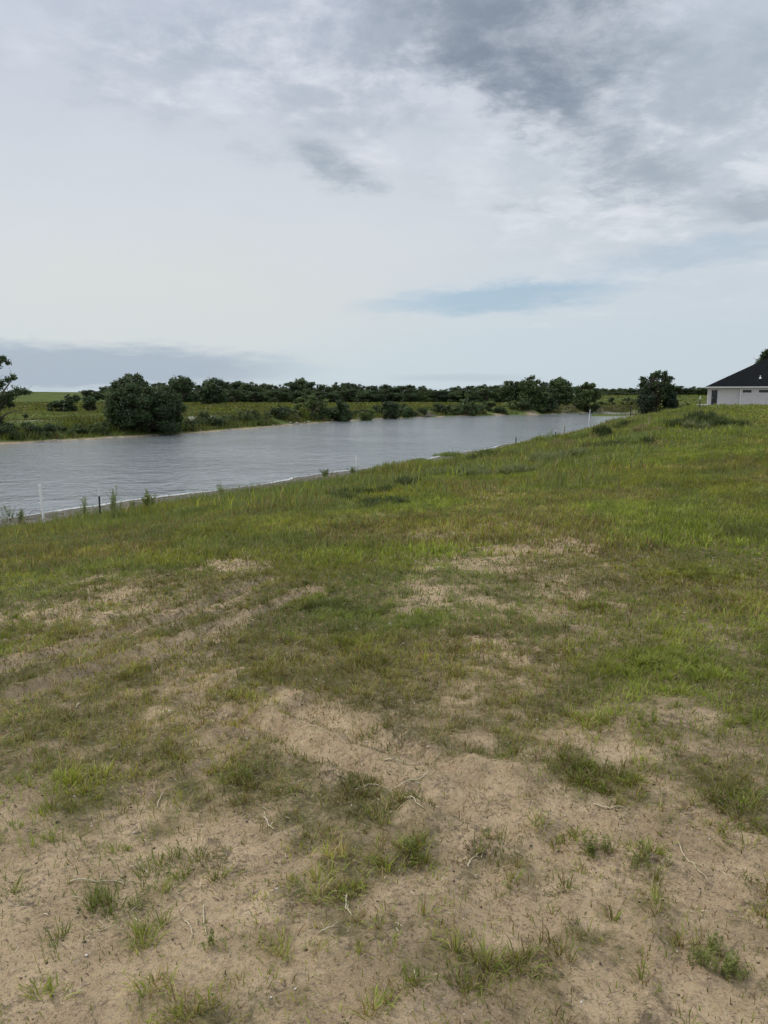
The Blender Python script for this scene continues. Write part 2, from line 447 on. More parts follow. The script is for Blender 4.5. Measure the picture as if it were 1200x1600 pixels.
def ground_material():
    m, n, out = new_mat('ground_soil')
    P = n.node('ShaderNodeTexCoord').outputs['Object']
    A = lambda k: n.node('ShaderNodeAttribute', attribute_name=k).outputs['Fac']
    dens, shore, far, grav, wet = A('dens'), A('shore'), A('far'), A('gravel'), A('wet')
    big = n.noise(P, 0.8, 5, 0.6); mid = n.noise(P, 4.5, 6, 0.65); fin = n.noise(P, 38, 6, 0.7); grain = n.noise(P, 230, 3, 0.7)
    sand = n.mix(n.mr(mid, 0.35, 0.65), (0.405, 0.298, 0.176), (0.560, 0.418, 0.256))
    sand = n.mix(n.mr(n.noise(P, 2.1, 5, 0.6), 0.5, 0.68, 0, .5), sand, (0.42, 0.300, 0.180))
    sand = n.mix(n.mr(big, 0.47, 0.66, 0, .75), sand, (0.275, 0.205, 0.130))
    # dark moist crust patches
    cr = n.m('MULTIPLY', n.mr(n.noise(P, 2.3, 10, 0.78, 0.3), 0.50, 0.60), n.mr(n.noise(P, 24, 8, 0.75), 0.42, 0.56))
    sand = n.mix(n.m('MULTIPLY', cr, 0.9), sand, (0.105, 0.082, 0.054))
    # grains: coarse light / dark speckle
    sand = n.mix(n.mr(n.noise(P, 95, 6, 0.8), 0.52, 0.64, 0, 0.75), sand, (0.16, 0.120, 0.080))
    sand = n.mix(n.mr(n.noise(P, 60, 6, 0.8), 0.54, 0.66, 0, 0.7), sand, (0.54, 0.43, 0.30))
    sand = n.mix(n.mr(n.noise(P, 42, 8, 0.85), 0.55, 0.63, 0, 0.65), sand, (0.135, 0.10, 0.068))
    sand = n.mix(n.mr(grain, 0.54, 0.68, 0, 0.7), sand, (0.17, 0.128, 0.095))
    sand = n.mix(n.mr(n.noise(P, 310, 2, 0.6), 0.62, 0.74, 0, .8), sand, (0.58, 0.50, 0.42))
    sand = n.mix(n.mr(fin, 0.52, 0.66, 0, 0.55), sand, (0.21, 0.16, 0.115))
    thatch = n.mix(n.mr(fin, 0.35, 0.62), (0.070, 0.062, 0.028), (0.260, 0.205, 0.105))
    thatch = n.mix(n.mr(mid, 0.42, 0.62, 0, .75), thatch, (0.105, 0.102, 0.042))
    k = n.m('ADD', dens, n.m('MULTIPLY', n.m('SUBTRACT', n.noise(P, 11, 9, 0.78), 0.5), 1.8))
    c = n.mix(n.mr(k, 0.32, 1.10), sand, thatch)
    # far field: mown pasture with tonal mottling
    fl = n.mix(n.mr(n.noise(P, 0.12, 6, 0.65), 0.36, 0.64), (0.062, 0.092, 0.022), (0.112, 0.145, 0.040))
    fl = n.mix(n.mr(n.noise(P, 0.6, 6, 0.7), 0.44, 0.66, 0, .6), fl, (0.125, 0.118, 0.055))
    mp = n.node('ShaderNodeMapping'); mp.inputs['Scale'].default_value = (0.03, 0.22, 1); n.l.new(P, mp.inputs[0])
    fl = n.mix(n.mr(n.noise(mp.outputs[0], 1.0, 4, 0.6), 0.44, 0.62, 0, .5), fl, (0.070, 0.085, 0.032))
    c = n.mix(far, c, fl)
    sh = n.mix(n.mr(n.noise(P, 1.4, 6, 0.7), 0.38, 0.62), (0.10, 0.085, 0.065), (0.34, 0.29, 0.23))
    c = n.mix(shore, c, sh)
    c = n.mix(wet, c, n.mix(n.mr(n.noise(P, 3.0, 6, .7), .4, .6), (0.10, 0.09, 0.075), (0.19, 0.17, 0.14)))
    c = n.mix(grav, c, (0.34, 0.32, 0.29))
    b1 = n.m('ADD', n.m('MULTIPLY', fin, 0.7), n.m('MULTIPLY', grain, 0.3))
    b = n.node('ShaderNodeBump'); b.inputs['Strength'].default_value = 0.9; b.inputs['Distance'].default_value = 0.022
    n.l.new(b1, b.inputs['Height'])
    p = n.node('ShaderNodeBsdfPrincipled'); n.l.new(c, p.inputs['Base Color'])
    p.inputs['Roughness'].default_value = 1.0; p.inputs['Specular IOR Level'].default_value = 0.02
    n.l.new(b.outputs[0], p.inputs['Normal']); n.l.new(p.outputs[0], out.inputs[0])
    return m

def water_material():
    m, n, out = new_mat('lake_water')
    P = n.node('ShaderNodeTexCoord').outputs['Object']
    mp = n.node('ShaderNodeMapping'); mp.inputs['Rotation'].default_value = (0, 0, R(-12)); mp.inputs['Scale'].default_value = (1.0, 0.75, 1)
    n.l.new(P, mp.inputs[0]); V = mp.outputs[0]
    a = n.noise(V, 0.7, 3, 0.55, 0.3); b_ = n.noise(V, 2.0, 4, 0.6, 0.3); c_ = n.noise(V, 9.0, 3, 0.6)
    gust = n.mr(n.noise(P, 0.06, 4, 0.6), 0.35, 0.65, 0.6, 1.15)
    h = n.m('MULTIPLY', n.m('ADD', n.m('ADD', n.m('MULTIPLY', a, 0.9), n.m('MULTIPLY', b_, 0.85)), n.m('MULTIPLY', c_, 0.12)), gust)
    bp = n.node('ShaderNodeBump'); bp.inputs['Strength'].default_value = 1.0; bp.inputs['Distance'].default_value = 0.27
    n.l.new(h, bp.inputs['Height'])
    p = n.node('ShaderNodeBsdfPrincipled')
    p.inputs['Base Color'].default_value = (0.215, 0.232, 0.232, 1)
    p.inputs['Roughness'].default_value = 0.09; p.inputs['IOR'].default_value = 2.05
    n.l.new(bp.outputs[0], p.inputs['Normal']); n.l.new(p.outputs[0], out.inputs[0])
    return m
M_ground = ground_material(); M_water = water_material()

# ------------------------------------------------------------------ ground sheet
def axis(fine_lo, fine_hi, step, g1, mid, g2, end):
    def out(start, s0):
        r = []; v = start; s = s0
        while abs(v) < end:
            s = min(max(s0, abs(v) * g1) if abs(v) < mid else abs(v) * g2, 260)
            v = v + s; r.append(v)
        return r
    core = np.arange(fine_lo, fine_hi + 1e-6, step)
    return core, out
core, o = axis(-3.4, 3.4, 0.024, 0.010, 110, 0.035, 5000)
pos = o(core[-1], 0.024)
XS = np.concatenate([-np.array(pos)[::-1], core, pos])
core = np.arange(1.2, 5.2, 0.022)
pos = o(core[-1], 0.022)
back = []; v = 1.2; s_ = 0.05
while v > -400: s_ *= 1.12; v -= s_; back.append(v)
YS = np.concatenate([np.array(back)[::-1], core, pos])
GX, GY = np.meshgrid(XS, YS)
X, Y = GX.ravel(), GY.ravel()
info = shore_info(X, Y)
Z = height(X, Y, info)
nx, ny = len(XS), len(YS)
ii = (np.arange(ny - 1)[:, None] * nx + np.arange(nx - 1)[None, :]).ravel()
F = np.stack([ii, ii + 1, ii + nx + 1, ii + nx], 1)
dn, df, ins = info
dens = density(X, Y, Z, dn, df)
nearside = dn < df
far_a = np.where(nearside, ss(np.hypot(X, Y), 60, 200) * 0.8, ss(df, .2, 1.2))
nsh = vn(X * 0.5, Y * 0.5, 77)
shore = np.where(nearside, 0, (1 - ss(df + (nsh - .5) * 1.6, 0.1, .9)) * .8)
wet = np.where(nearside, 1 - ss(dn, 2.2, 3.2), 0)
# pale beach at the head of the lake
shore = np.maximum(shore, (1 - ss(np.hypot((X - 50) / 1.5, Y - 196), 6, 15)) * (0.6 + 0.4 * nsh) * (~nearside | (Y > 180)))
grav = np.exp(-((Y - 205) / 14) ** 2) * ss(X, 60, 72) * 0.8
pth = seg_dist(X, Y, [(-60, 72), (-36, 79), (-24, 95), (-16, 120)])
grav = np.maximum(grav, 0.55 * np.exp(-(pth / 1.2) ** 2) * (Y > 60))
gme = mesh_from('ground', np.stack([X, Y, Z], 1), F, attrs={'wet': wet, 'dens': dens, 'shore': shore, 'far': far_a, 'gravel': grav}, smooth=True)
ground = link('ground', gme, M_ground); tag(ground, kind='structure')

# ------------------------------------------------------------------ water
wb = MB()
wb.add([(-420, -160, 0), (75, -160, 0), (75, 205, 0), (-420, 205, 0)], [(0, 1, 2, 3)])
water = wb.build('water', M_water, loc=(0, 0, ZW)); tag(water, kind='structure')

# foam washed up along the near waterline
rng = np.random.default_rng(7)
def foam():
    V = []; F = []
    pts = []
    for i in range(2, len(NEAR) - 2):
        a, b = np.array(NEAR[i]), np.array(NEAR[i + 1]); L = np.linalg.norm(b - a); k = int(L / 0.12)
        for j in range(k): pts.append(a + (b - a) * j / k)
    P = np.array(pts)
    # march perpendicular to find the real waterline (h == ZW)
    d = np.gradient(P, axis=0); d /= np.linalg.norm(d, axis=1)[:, None]; nrm = np.stack([-d[:, 1], d[:, 0]], 1)
    offs = np.linspace(-1.6, 1.6, 65)
    H = np.stack([height(P[:, 0] + nrm[:, 0] * q, P[:, 1] + nrm[:, 1] * q) for q in offs], 1)
    under = H < ZW + 0.004
    idx = np.argmax(under, axis=1)
    Q = P + nrm * offs[idx][:, None]
    s = np.arange(len(Q)) * 0.12
    wdt = 0.0 + 0.14 * ss(vn(s * 0.45, s * 0, 3), 0.20, 0.75) * (0.55 + 0.9 * vn(s * 2.2, s * 0, 4))
    wdt = np.where(vn(s * 0.22, s * 0 + 3, 8) < 0.30, 0.0, wdt)
    A = Q - nrm * 0.05; B = Q + nrm * (wdt[:, None])
    for i, (a, b) in enumerate(zip(A, B)):
        m_ = (a + b) / 2
        V += [(a[0], a[1], ZW + 0.006), (m_[0], m_[1], ZW + 0.006 + 0.03 + 0.02 * rng.random()), (b[0], b[1], ZW + 0.004)]
        if i and np.linalg.norm(Q[i] - Q[i - 1]) < 0.8:
            k = 3 * i
            F += [(k - 3, k, k + 1, k - 2), (k - 2, k + 1, k + 2, k - 1)]
    return V, F
fv, ff = foam()
fo = MB(); fo.add(fv, ff)
fo = fo.build('foam', simple('foam', (0.55, 0.55, 0.52), 0.7, 0.25, 14)); tag(fo, 'thin line of white foam along the near waterline', 'foam', kind='stuff')

# ------------------------------------------------------------------ blades
class Blades:
    def __init__(s): s.V = []; s.F = []; s.C = []; s.n = 0
    def add(s, P, L, W, az, lean, curl, C, seg=2, facing=None, taper=0.8):
        n = len(P)
        if n == 0: return
        P = np.asarray(P, float)
        L = np.broadcast_to(L, n); W = np.broadcast_to(W, n)
        o = np.stack([np.cos(az), np.sin(az), np.zeros(n)], 1)
        fa = az + math.pi / 2 + (np.random.default_rng(n).uniform(-1.2, 1.2, n) if facing is None else facing)
        sd_ = np.stack([np.cos(fa), np.sin(fa), np.zeros(n)], 1) * (W * 0.5)[:, None]
        zz = np.array([0, 0, 1.0])
        d1 = np.sin(lean)[:, None] * o + np.cos(lean)[:, None] * zz
        l2 = lean + curl
        d2 = np.sin(l2)[:, None] * o + np.cos(l2)[:, None] * zz
        if seg == 2:
            mid = P + d1 * (L * 0.55)[:, None]; tip = mid + d2 * (L * 0.45)[:, None]
            V = np.stack([P - sd_ * 0.8, P + sd_ * 0.8, mid + sd_ * taper, mid - sd_ * taper, tip], 1)
            f = np.array([[0, 1, 2], [0, 2, 3], [3, 2, 4]])
            k = 5
        elif seg == 1:
            tip = P + d1 * L[:, None]
            V = np.stack([P - sd_, P + sd_, tip], 1); f = np.array([[0, 1, 2]]); k = 3
        else:   # leaf: rhombus
            mid = P + d1 * (L * 0.45)[:, None]; tip = P + d1 * (L * 0.45)[:, None] + d2 * (L * 0.55)[:, None]
            V = np.stack([P, mid + sd_, tip, mid - sd_], 1); f = np.array([[0, 1, 2], [0, 2, 3]]); k = 4
        base = s.n + np.arange(n)[:, None, None] * k
        s.F.append((f[None] + base).reshape(-1, 3)); s.V.append(V.reshape(-1, 3))
        s.C.append(np.repeat(C, k, axis=0)); s.n += n * k
    def build(s, name, mat):
        me = mesh_from(name, np.vstack(s.V), np.vstack(s.F), np.vstack(s.C))
        return link(name, me, mat)

G_OLIVE = np.array([0.250, 0.262, 0.050]); G_BRIGHT = np.array([0.240, 0.290, 0.050]); G_DARK = np.array([0.090, 0.125, 0.030])
G_GREY = np.array([0.190, 0.225, 0.080]); G_DRY = np.array([0.33, 0.26, 0.15]); G_RED = np.array([0.17, 0.105, 0.05]); G_STRAW = np.array([0.46, 0.39, 0.25])
def grass_col(x, y, n, dry=0.16, g=None):
    """per-blade colour: patches of olive, fresh and grey green, some dry blades"""
    a = fbm(x * 0.35, y * 0.35, 101, 3)[:, None]; b = fbm(x * 0.9, y * 0.9, 111, 2)[:, None]
    q = (x / np.maximum(y, 1))[:, None]; a = a + .13 * ss(q, .12, .42) - .12 * ss(-q, .0, .35); b = b - .10 * ss(q, .12, .42) + .06 * ss(-q, .1, .4)
    c = G_OLIVE * (1 - ss(a, .42, .62)) + G_BRIGHT * ss(a, .42, .62)
    c = c * (1 - .7 * ss(b, .5, .66)) + G_GREY * .7 * ss(b, .5, .66)
    r = rng.random((n, 1))
    c = np.where(r < 0.36, c * 0.4 + G_DARK * 0.6, c)
    red = fbm(x * 0.5, y * 0.5, 131, 2)[:, None] - .09 * ss(q, .12, .42)
    r2 = rng.random((n, 1))
    dryp = dry * (0.5 + 1.5 * ss(red, .4, .65))
    c = np.where(r2 < dryp, G_DRY * (0.6 + 0.5 * rng.random((n, 1))), c)
    c = np.where((r2 > 0.86) & (red > .5), G_RED, c)
    tuft = ((0.58 + 0.8 * vn(x * 7, y * 7, 141) * (0.6 + .8 * vn(x * 1.6, y * 1.6, 142))) * (.62 + .76 * fbm(x * .55, y * .55, 143, 3, .7)))[:, None]
    return c * tuft * np.array([1.04, 1.0, .85]) * (0.78 + 0.52 * rng.random((n, 1)))

B = Blades()
# (y0, y1, blades per m2, length lo/hi, width, segments)
BANDS = [(1.0, 4.5, 3200, .014, .060, .0036, 2), (4.5, 8, 2300, .02, .075, .0065, 2), (8, 15, 1700, .035, .12, .012, 2),
         (15, 28, 950, .04, .13, .022, 1), (28, 55, 270, .06, .20, .046, 1), (55, 135, 42, .10, .28, .13, 1)]
for (y0, y1, rho, l0, l1, wd, seg) in BANDS:
    n_try = int(rho * (y1 - y0) * (0.58 * (y0 + y1) + 6.0))
    y = np.sqrt(rng.uniform(y0 ** 2, y1 ** 2, n_try)); x = rng.uniform(-1, 1, n_try) * (0.58 * y + 3.0)
    inf = shore_info(x, y)
    dn_, df_, in_ = inf
    ok = (~in_) & (dn_ > 2.5) & (dn_ < df_ + 2)
    x, y, dn_, df_, in_ = x[ok], y[ok], dn_[ok], df_[ok], in_[ok]
    z = height(x, y, (dn_, df_, in_))
    D = density(x, y, z, dn_, df_)
    clump = fbm(x * 9, y * 9, 201, 2)
    p = D * (0.35 + 1.3 * ss(clump, .38, .62)) + (0.36 if y0 < 12 else .18)
    if y0 < 12: p = p * 0.9
    ok = rng.random(len(x)) < p
    x, y, z, dn_, D = x[ok], y[ok], z[ok], dn_[ok], D[ok]
    n = len(x)
    hmod = 0.55 + 0.9 * fbm(x * 0.8, y * 0.8, 211, 2)
    tall = (1 - ss(dn_, 7, 16)) * ss(dn_, 4.0, 8)
    bd, bh = seg_dist(x, y, BERM, extra=BERM_H)
    tall = np.maximum(tall, np.exp(-(bd / 5) ** 2) * np.clip(bh * 1.3, 0, 1))
    L = rng.uniform(l0, l1, n) * hmod * (0.6 + 0.5 * D) * (1 + 1.5 * tall * fbm(x * .5, y * .5, 215, 2) * (1 if y0 > 12 else 0.5))
    W = wd * rng.uniform(.6, 1.3, n)
    cc = grass_col(x, y, n, 0.16)
    cc = cc * (1 - 0.35 * tall[:, None]) + (G_GREY * 0.95) * 0.35 * tall[:, None]
    B.add(np.stack([x, y, z - 0.004], 1), L, W, rng.uniform(0, 6.283, n), rng.uniform(0.05, 0.9, n) * (1 - .5 * tall), rng.uniform(0, 0.9, n), cc, seg)

# tufts -------------------------------------------------
def tufts(cx, cy, rad, nb, hgt, wid, colr=None, dry=0.12, flat=0.0, seg=2):
    for i in range(len(cx)):
        k = int(nb[i]); r = np.abs(rng.normal(0, 0.5, k)) * rad[i]; a = rng.uniform(0, 6.283, k)
        x = cx[i] + r * np.cos(a); y = cy[i] + r * np.sin(a)
        yield x, y, a + rng.normal(0, 0.7, k), r / rad[i], np.full(k, hgt[i]), np.full(k, wid[i])
def add_tufts(cx, cy, rad, nb, hgt, wid, dry=0.12, flat=0.0, bright=0.0, seg=2):
    parts = list(tufts(cx, cy, rad, nb, hgt, wid))
    if not parts: return
    x, y, az, rr, H, W = [np.concatenate([p[j] for p in parts]) for j in range(6)]
    n = len(x); z = height(x, y)
    c = grass_col(x, y, n, dry)
    c = (c * (1 - bright) + G_BRIGHT * bright * (0.8 + .4 * rng.random((n, 1)))) * 1.05
    lean = np.clip(0.12 + rr * 0.75 + rng.normal(0, .18, n) + flat * .6, 0, 1.45)
    B.add(np.stack([x, y, z - 0.004], 1), H * rng.uniform(.45, 1.1, n), W * rng.uniform(.7, 1.3, n), az, lean, rng.uniform(.1, .9, n) + flat * .3, c, seg)
CL = [(262, 1185, 26, 1, .0), (120, 1222, 34, 1, .1), (150, 1415, 28, 1, .1), (235, 1465, 32, 1, .2), (262, 1365, 40, .7, .4), (318, 1372, 22, .6, .2),
      (190, 1430, 26, .6, .4), (60, 1550, 28, .35, .3), (300, 1570, 46, .8, .3), (255, 1540, 30, .6, .2), (390, 1222, 36, .8, .1), (346, 1206, 14, .8, 0),
      (560, 1235, 40, .7, .3), (610, 1265, 40, .6, .4), (530, 1392, 40, .9, .3), (585, 1360, 30, .5, .5), (640, 1335, 36, .9, .3), (655, 1318, 14, 1, 0),
      (770, 1315, 18, .8, 0), (745, 1345, 22, .6, .2), (795, 1505, 34, 1.2, .1), (760, 1520, 30, .9, .1), (858, 1498, 22, .8, .1), (730, 1555, 24, .8, .1),
      (660, 1535, 24, .8, 0), (612, 1565, 26, 1, 0), (575, 1585, 14, .7, 0), (905, 1212, 40, 1, .5), (960, 1228, 44, 1.1, .5), (860, 1190, 34, .7, .3),
      (1140, 1245, 42, 1, .2), (1175, 1285, 36, .9, .2), (1120, 1300, 24, .6, .1), (1035, 1420, 17, 1, 0), (1025, 1395, 14, .8, 0), (1070, 1475, 15, 1, 0),
      (1150, 1330, 22, .6, .2), (1192, 1432, 22, 1, 0), (1180, 1385, 18, .7, .1), (878, 1395, 16, .8, .1), (805, 1398, 15, .6, .1), (990, 1335, 26, .6, .1),
      (1040, 1345, 24, .5, .1), (590, 1140, 18, .8, 0), (910, 1132, 28, 1, .1), (796, 1182, 18, .7, .2), (372, 1128, 16, .8, 0), (355, 1085, 34, .8, .1),
      (420, 1048, 30, .9, .1), (585, 1035, 36, 1, .1), (560, 1010, 30, 1, .1), (245, 992, 16, .9, 0), (485, 945, 50, 1, .1), (540, 962, 40, 1, .1),
      (660, 972, 40, .9, .1), (715, 990, 24, .8, .1), (1035, 1028, 60, 1, .1), (985, 1048, 40, .9, .1), (1095, 1055, 40, .9, .1), (205, 1055, 26, .7, .2),
      (190, 1095, 20, .5, .1), (700, 1055, 20, .7, .1), (620, 1062, 22, .7, .1), (75, 1265, 14, .7, 0), (10, 1300, 18, .6, .1), (15, 1390, 16, .4, .2),
      (175, 1330, 14, .5, .1), (880, 1305, 30, .6, .2), (845, 1298, 18, .6, .1), (930, 950, 22, .8, 0), (1160, 940, 40, 1, 0), (1090, 900, 50, 1, 0), (120, 920, 20, .7, 0),
      (1000, 700 + 500, 26, .6, .2), (730, 1085, 16, .6, .1), (460, 1240, 20, .5, .2), (480, 1305, 14, .4, .1), (40, 1150, 34, .6, .3), (95, 1130, 30, .5, .3)]
cx, cy, rd, nb, hh, wd_ = [], [], [], [], [], []
for (px, py, rp, k, fl) in CL:
    gx, gy, _ = ground_pt(px, py)
    rw = rp * gy / FPX * 1.05
    a = max(2, int((rw / 0.045) ** 2 * 3.2 * k))
    for _i in range(a):   # a patch is a cluster of small crowns
        q = rng.normal(0, 0.62, 2) * rw
        cx.append(gx + q[0]); cy.append(gy + q[1]); rd.append(0.035 + 0.04 * rng.random()); nb.append(22 + 26 * k * rng.random())
        hh.append((0.035 + 0.045 * rng.random()) * (0.8 + .35 * k)); wd_.append(0.0026 + 0.0006 * gy)
add_tufts(cx, cy, rd, nb, hh, wd_, 0.22, 0.35, 0.12)
# scattered random tufts following the density
for (y0, y1, rho, wid) in ((1.2, 6, 150, .0036), (6, 14, 46, .009), (14, 26, 10, .012)):
    n_try = int(rho * (y1 - y0) * (0.58 * (y0 + y1) + 6.0))
    y = np.sqrt(rng.uniform(y0 ** 2, y1 ** 2, n_try)); x = rng.uniform(-1, 1, n_try) * (0.58 * y + 3.0)
    dn_, df_, in_ = shore_info(x, y); z = height(x, y, (dn_, df_, in_)); D = density(x, y, z, dn_, df_)
    ok = (rng.random(n_try) < D * 0.9 + 0.08) & (~in_) & (dn_ > 3); x, y, D = x[ok], y[ok], D[ok]; n = len(x)
    add_tufts(x, y, 0.02 + .05 * rng.random(n), 6 + 24 * rng.random(n) * (0.4 + D), 0.022 + 0.07 * rng.random(n) ** 1.6 * (.5 + .7 * D), np.full(n, wid), 0.28, 0.3, 0.05)
# tall seed stems and clumps along the shore slope and the berm
n_try = 40000
y = rng.uniform(14, 100, n_try); x = rng.uniform(-14, 60, n_try)
dn_, df_, in_ = shore_info(x, y); ok = (~in_) & (dn_ < 19) & (dn_ > 4.8) & (dn_ < df_) & (np.abs(x) < 0.56 * y + 2)
x, y, dn_ = x[ok], y[ok], dn_[ok]
cl = fbm(x * 0.45, y * 0.45, 301, 3); ok = rng.random(len(x)) < ss(cl, .40, .62); x, y = x[ok], y[ok]
for i in range(5):
    xx = x + rng.normal(0, .12, len(x)); yy = y + rng.normal(0, .12, len(x)); n = len(x)
    c = grass_col(xx, yy, n, 0.10); c = np.where(rng.random((n, 1)) < .5, G_GREY * (.65 + .5 * rng.random((n, 1))), c)
    B.add(np.stack([xx, yy, height(xx, yy) - .01], 1), rng.uniform(.14, .46, n), 0.010 + 0.0009 * yy * rng.uniform(.7, 1.5, n), rng.uniform(0, 6.28, n),
          rng.uniform(0, .45, n), rng.uniform(0, .7, n), c, 2)
# big tussocks on the crest, the shore slope and the weedy mound
for (px, py, rp, hg, cc_) in ((560, 747, 22, .3, 0), (620, 735, 26, .3, 0), (660, 722, 24, .3, 1), (700, 712, 26, .35, 0), (640, 757, 30, .3, 2), (690, 744, 34, .35, 1), (735, 742, 34, .35, 1), (760, 716, 34, .45, 2),
        (795, 712, 26, .4, 0), (800, 740, 34, .35, 1), (840, 695, 24, .4, 0), (850, 722, 36, .4, 1), (878, 700, 26, .4, 3), (905, 686, 22, .45, 0), (900, 712, 34, .4, 1), (940, 676, 24, .5, 2), (950, 700, 34, .45, 2), (972, 664, 22, .5, 2),
        (985, 690, 30, .4, 0), (1010, 672, 26, .5, 3), (1005, 655, 20, .45, 0), (1035, 660, 26, .4, 0), (1060, 652, 22, .5, 1), (1075, 664, 28, .6, 2), (1100, 658, 26, .7, 2), (1120, 666, 26, .7, 2), (1142, 668, 22, .6, 2), (1090, 672, 26, .6, 1),
        (1165, 650, 20, .35, 0), (1035, 648, 20, .4, 0), (510, 770, 40, .22, 3), (560, 775, 50, .25, 2), (420, 790, 40, .2, 3), (600, 790, 50, .22, 2), (480, 762, 30, .22, 0), (300, 800, 40, .2, 0), (120, 818, 40, .2, 0), (380, 778, 30, .25, 0)):
    gx, gy, _ = ground_pt(px, py, 8); rw = rp * gy / FPX
    k = int(260 + 900 * min(rw, 2)); col_ = (np.array([.20, .24, .075]), np.array([.20, .215, .10]), np.array([.085, .105, .040]), np.array([.26, .22, .11]))[cc_]
    q = rng.integers(0, 9, k); cq = rng.normal(0, .45, (9, 2)) * rw * np.array([1, 1.6])
    x = gx + cq[q, 0] + rng.normal(0, .13, k) * rw; y = gy + cq[q, 1] + rng.normal(0, .13, k) * rw
    B.add(np.stack([x, y, height(x, y) - .01], 1), hg * rng.uniform(.3, 1.0, k), .012 + .0009 * gy, rng.uniform(0, 6.28, k), np.abs(rng.normal(0, .6, k)), rng.uniform(0, 1.0, k), col_ * rng.uniform(.6, 1.35, (k, 1)), 2)
gr = B.build('grass', M_grass); tag(gr, 'patchy green and dry grass growing over the sandy lot', 'grass', kind='stuff')

# low broad-leaved weeds -------------------------------------------------
Wd = Blades()
def weed_patch(x, y, hgt, nl, leaf, colr):
    """x,y arrays of stems"""
    n = len(x); z = height(x, y); az = rng.uniform(0, 6.28, n); lean = rng.uniform(0, .45, n)
    Wd.add(np.stack([x, y, z - .004], 1), hgt, leaf * 0.18, az, lean, np.zeros(n), colr * 0.9, 1)
    for j in range(nl):
        t = rng.uniform(.15, 1.0, n) * hgt
        P = np.stack([x + np.sin(lean) * np.cos(az) * t, y + np.sin(lean) * np.sin(az) * t, z + np.cos(lean) * t], 1)
        Wd.add(P, leaf * rng.uniform(.6, 1.3, n), leaf * .42 * rng.uniform(.7, 1.2, n), rng.uniform(0, 6.28, n), rng.uniform(.5, 1.5, n), rng.uniform(-.3, .5, n),
               colr * (0.8 + .4 * rng.random((n, 1))), 3)
for (y0, y1, rho, lf) in ((1.2, 5, 260, .010), (5, 10, 300, .016), (10, 20, 140, .030), (20, 40, 26, .07)):
    n_try = int(rho * (y1 - y0) * (0.58 * (y0 + y1) + 6.0))
    y = np.sqrt(rng.uniform(y0 ** 2, y1 ** 2, n_try)); x = rng.uniform(-1, 1, n_try) * (0.58 * y + 3.0)
    dn_, df_, in_ = shore_info(x, y); z = height(x, y, (dn_, df_, in_)); D = density(x, y, z, dn_, df_)
    lft = ss(-x / np.maximum(y, 1), -0.15, 0.25)       # more clover-like growth to the left
    cl = fbm(x * 1.7, y * 1.7, 401, 3)
    ok = (rng.random(n_try) < D * ss(cl + .16 * lft, .46, .66)) & (~in_) & (dn_ > 2.8)
    x, y = x[ok], y[ok]; n = len(x)
    c = np.where(rng.random((n, 1)) < .5, G_GREY * .85, G_DARK * 1.5) * (0.75 + .5 * rng.random((n, 1)))
    c = np.where(rng.random((n, 1)) < .1, G_RED, c)
    weed_patch(x, y, (2.2 + 3.5 * rng.random(n)) * lf, 6, lf, c)
for (y0, y1, rho, lf) in ((1.2, 5, 130, .008), (5, 10, 90, .013)):
    n_try = int(rho * (y1 - y0) * (0.58 * (y0 + y1) + 6.0))
    y = np.sqrt(rng.uniform(y0 ** 2, y1 ** 2, n_try)); x = rng.uniform(-1, 1, n_try) * (0.58 * y + 3.0)
    ok = rng.random(n_try) < ss(fbm(x * 1.1, y * 1.1, 451, 3), .38, .62); x, y = x[ok], y[ok]; n = len(x)
    c = np.where(rng.random((n, 1)) < .6, np.array([.13, .16, .05]), np.array([.20, .16, .09])) * (0.6 + .6 * rng.random((n, 1)))
    weed_patch(x, y, .015 + .05 * rng.random(n) ** 2, 8, lf, c)
for (px, py, rp, k) in ((1140, 1525, 28, 40), (1095, 1508, 16, 22), (925, 1335, 18, 26), (945, 1330, 10, 12), (1000, 1345, 30, 30), (645, 1330, 20, 20), (385, 1210, 26, 34), (1115, 1490, 14, 14), (480, 1405, 20, 10), (330, 1480, 14, 10)):
    gx, gy, _ = ground_pt(px, py); rw = rp * gy / FPX
    x = gx + rng.normal(0, .5, k) * rw; y = gy + rng.normal(0, .5, k) * rw
    weed_patch(x, y, .02 + .05 * rng.random(k), 12, .012, np.tile(np.array([.20, .22, .06]), (k, 1)) * (0.7 + .5 * rng.random((k, 1))))
we = Wd.build('ground_weeds', M_grass); tag(we, 'low grey-green leafy weeds creeping over the sand', 'weeds', kind='stuff')

# plant litter: straws, runners, dark crumbs -------------------------------------------------
Lt = Blades()
for (y0, y1, rho, l0, l1, wdt) in ((1.0, 5, 1900, .006, .036, .0028), (5, 13, 600, .015, .07, .007)):
    n = int(rho * (y1 - y0) * (0.58 * (y0 + y1) + 6.0))
    y = np.sqrt(rng.uniform(y0 ** 2, y1 ** 2, n)); x = rng.uniform(-1, 1, n) * (0.58 * y + 3.0)
    cl = fbm(x * 2.2, y * 2.2, 501, 3); ok = rng.random(n) < .12 + .88 * ss(cl, .42, .66); x, y = x[ok], y[ok]; n = len(x)
    r = rng.random((n, 1))
    c = np.where(r < .68, np.array([.085, .065, .044]), np.where(r < .93, np.array([.26, .20, .13]), np.array([.48, .41, .29]))) * (.7 + .6 * rng.random((n, 1)))
    L = rng.uniform(l0, l1, n) * np.where(r[:, 0] < .55, .5, 1)
    Lt.add(np.stack([x, y, height(x, y) + .003], 1), L, wdt * rng.uniform(.6, 1.4, n), rng.uniform(0, 6.28, n), rng.uniform(1.25, 1.62, n), rng.uniform(-.3, .5, n), c, 2, facing=np.zeros(n))
li = Lt.build('plant_litter', M_litter); tag(li, 'scattered straw and dark crumbs of dead plants on the sand', 'plant litter', kind='stuff')

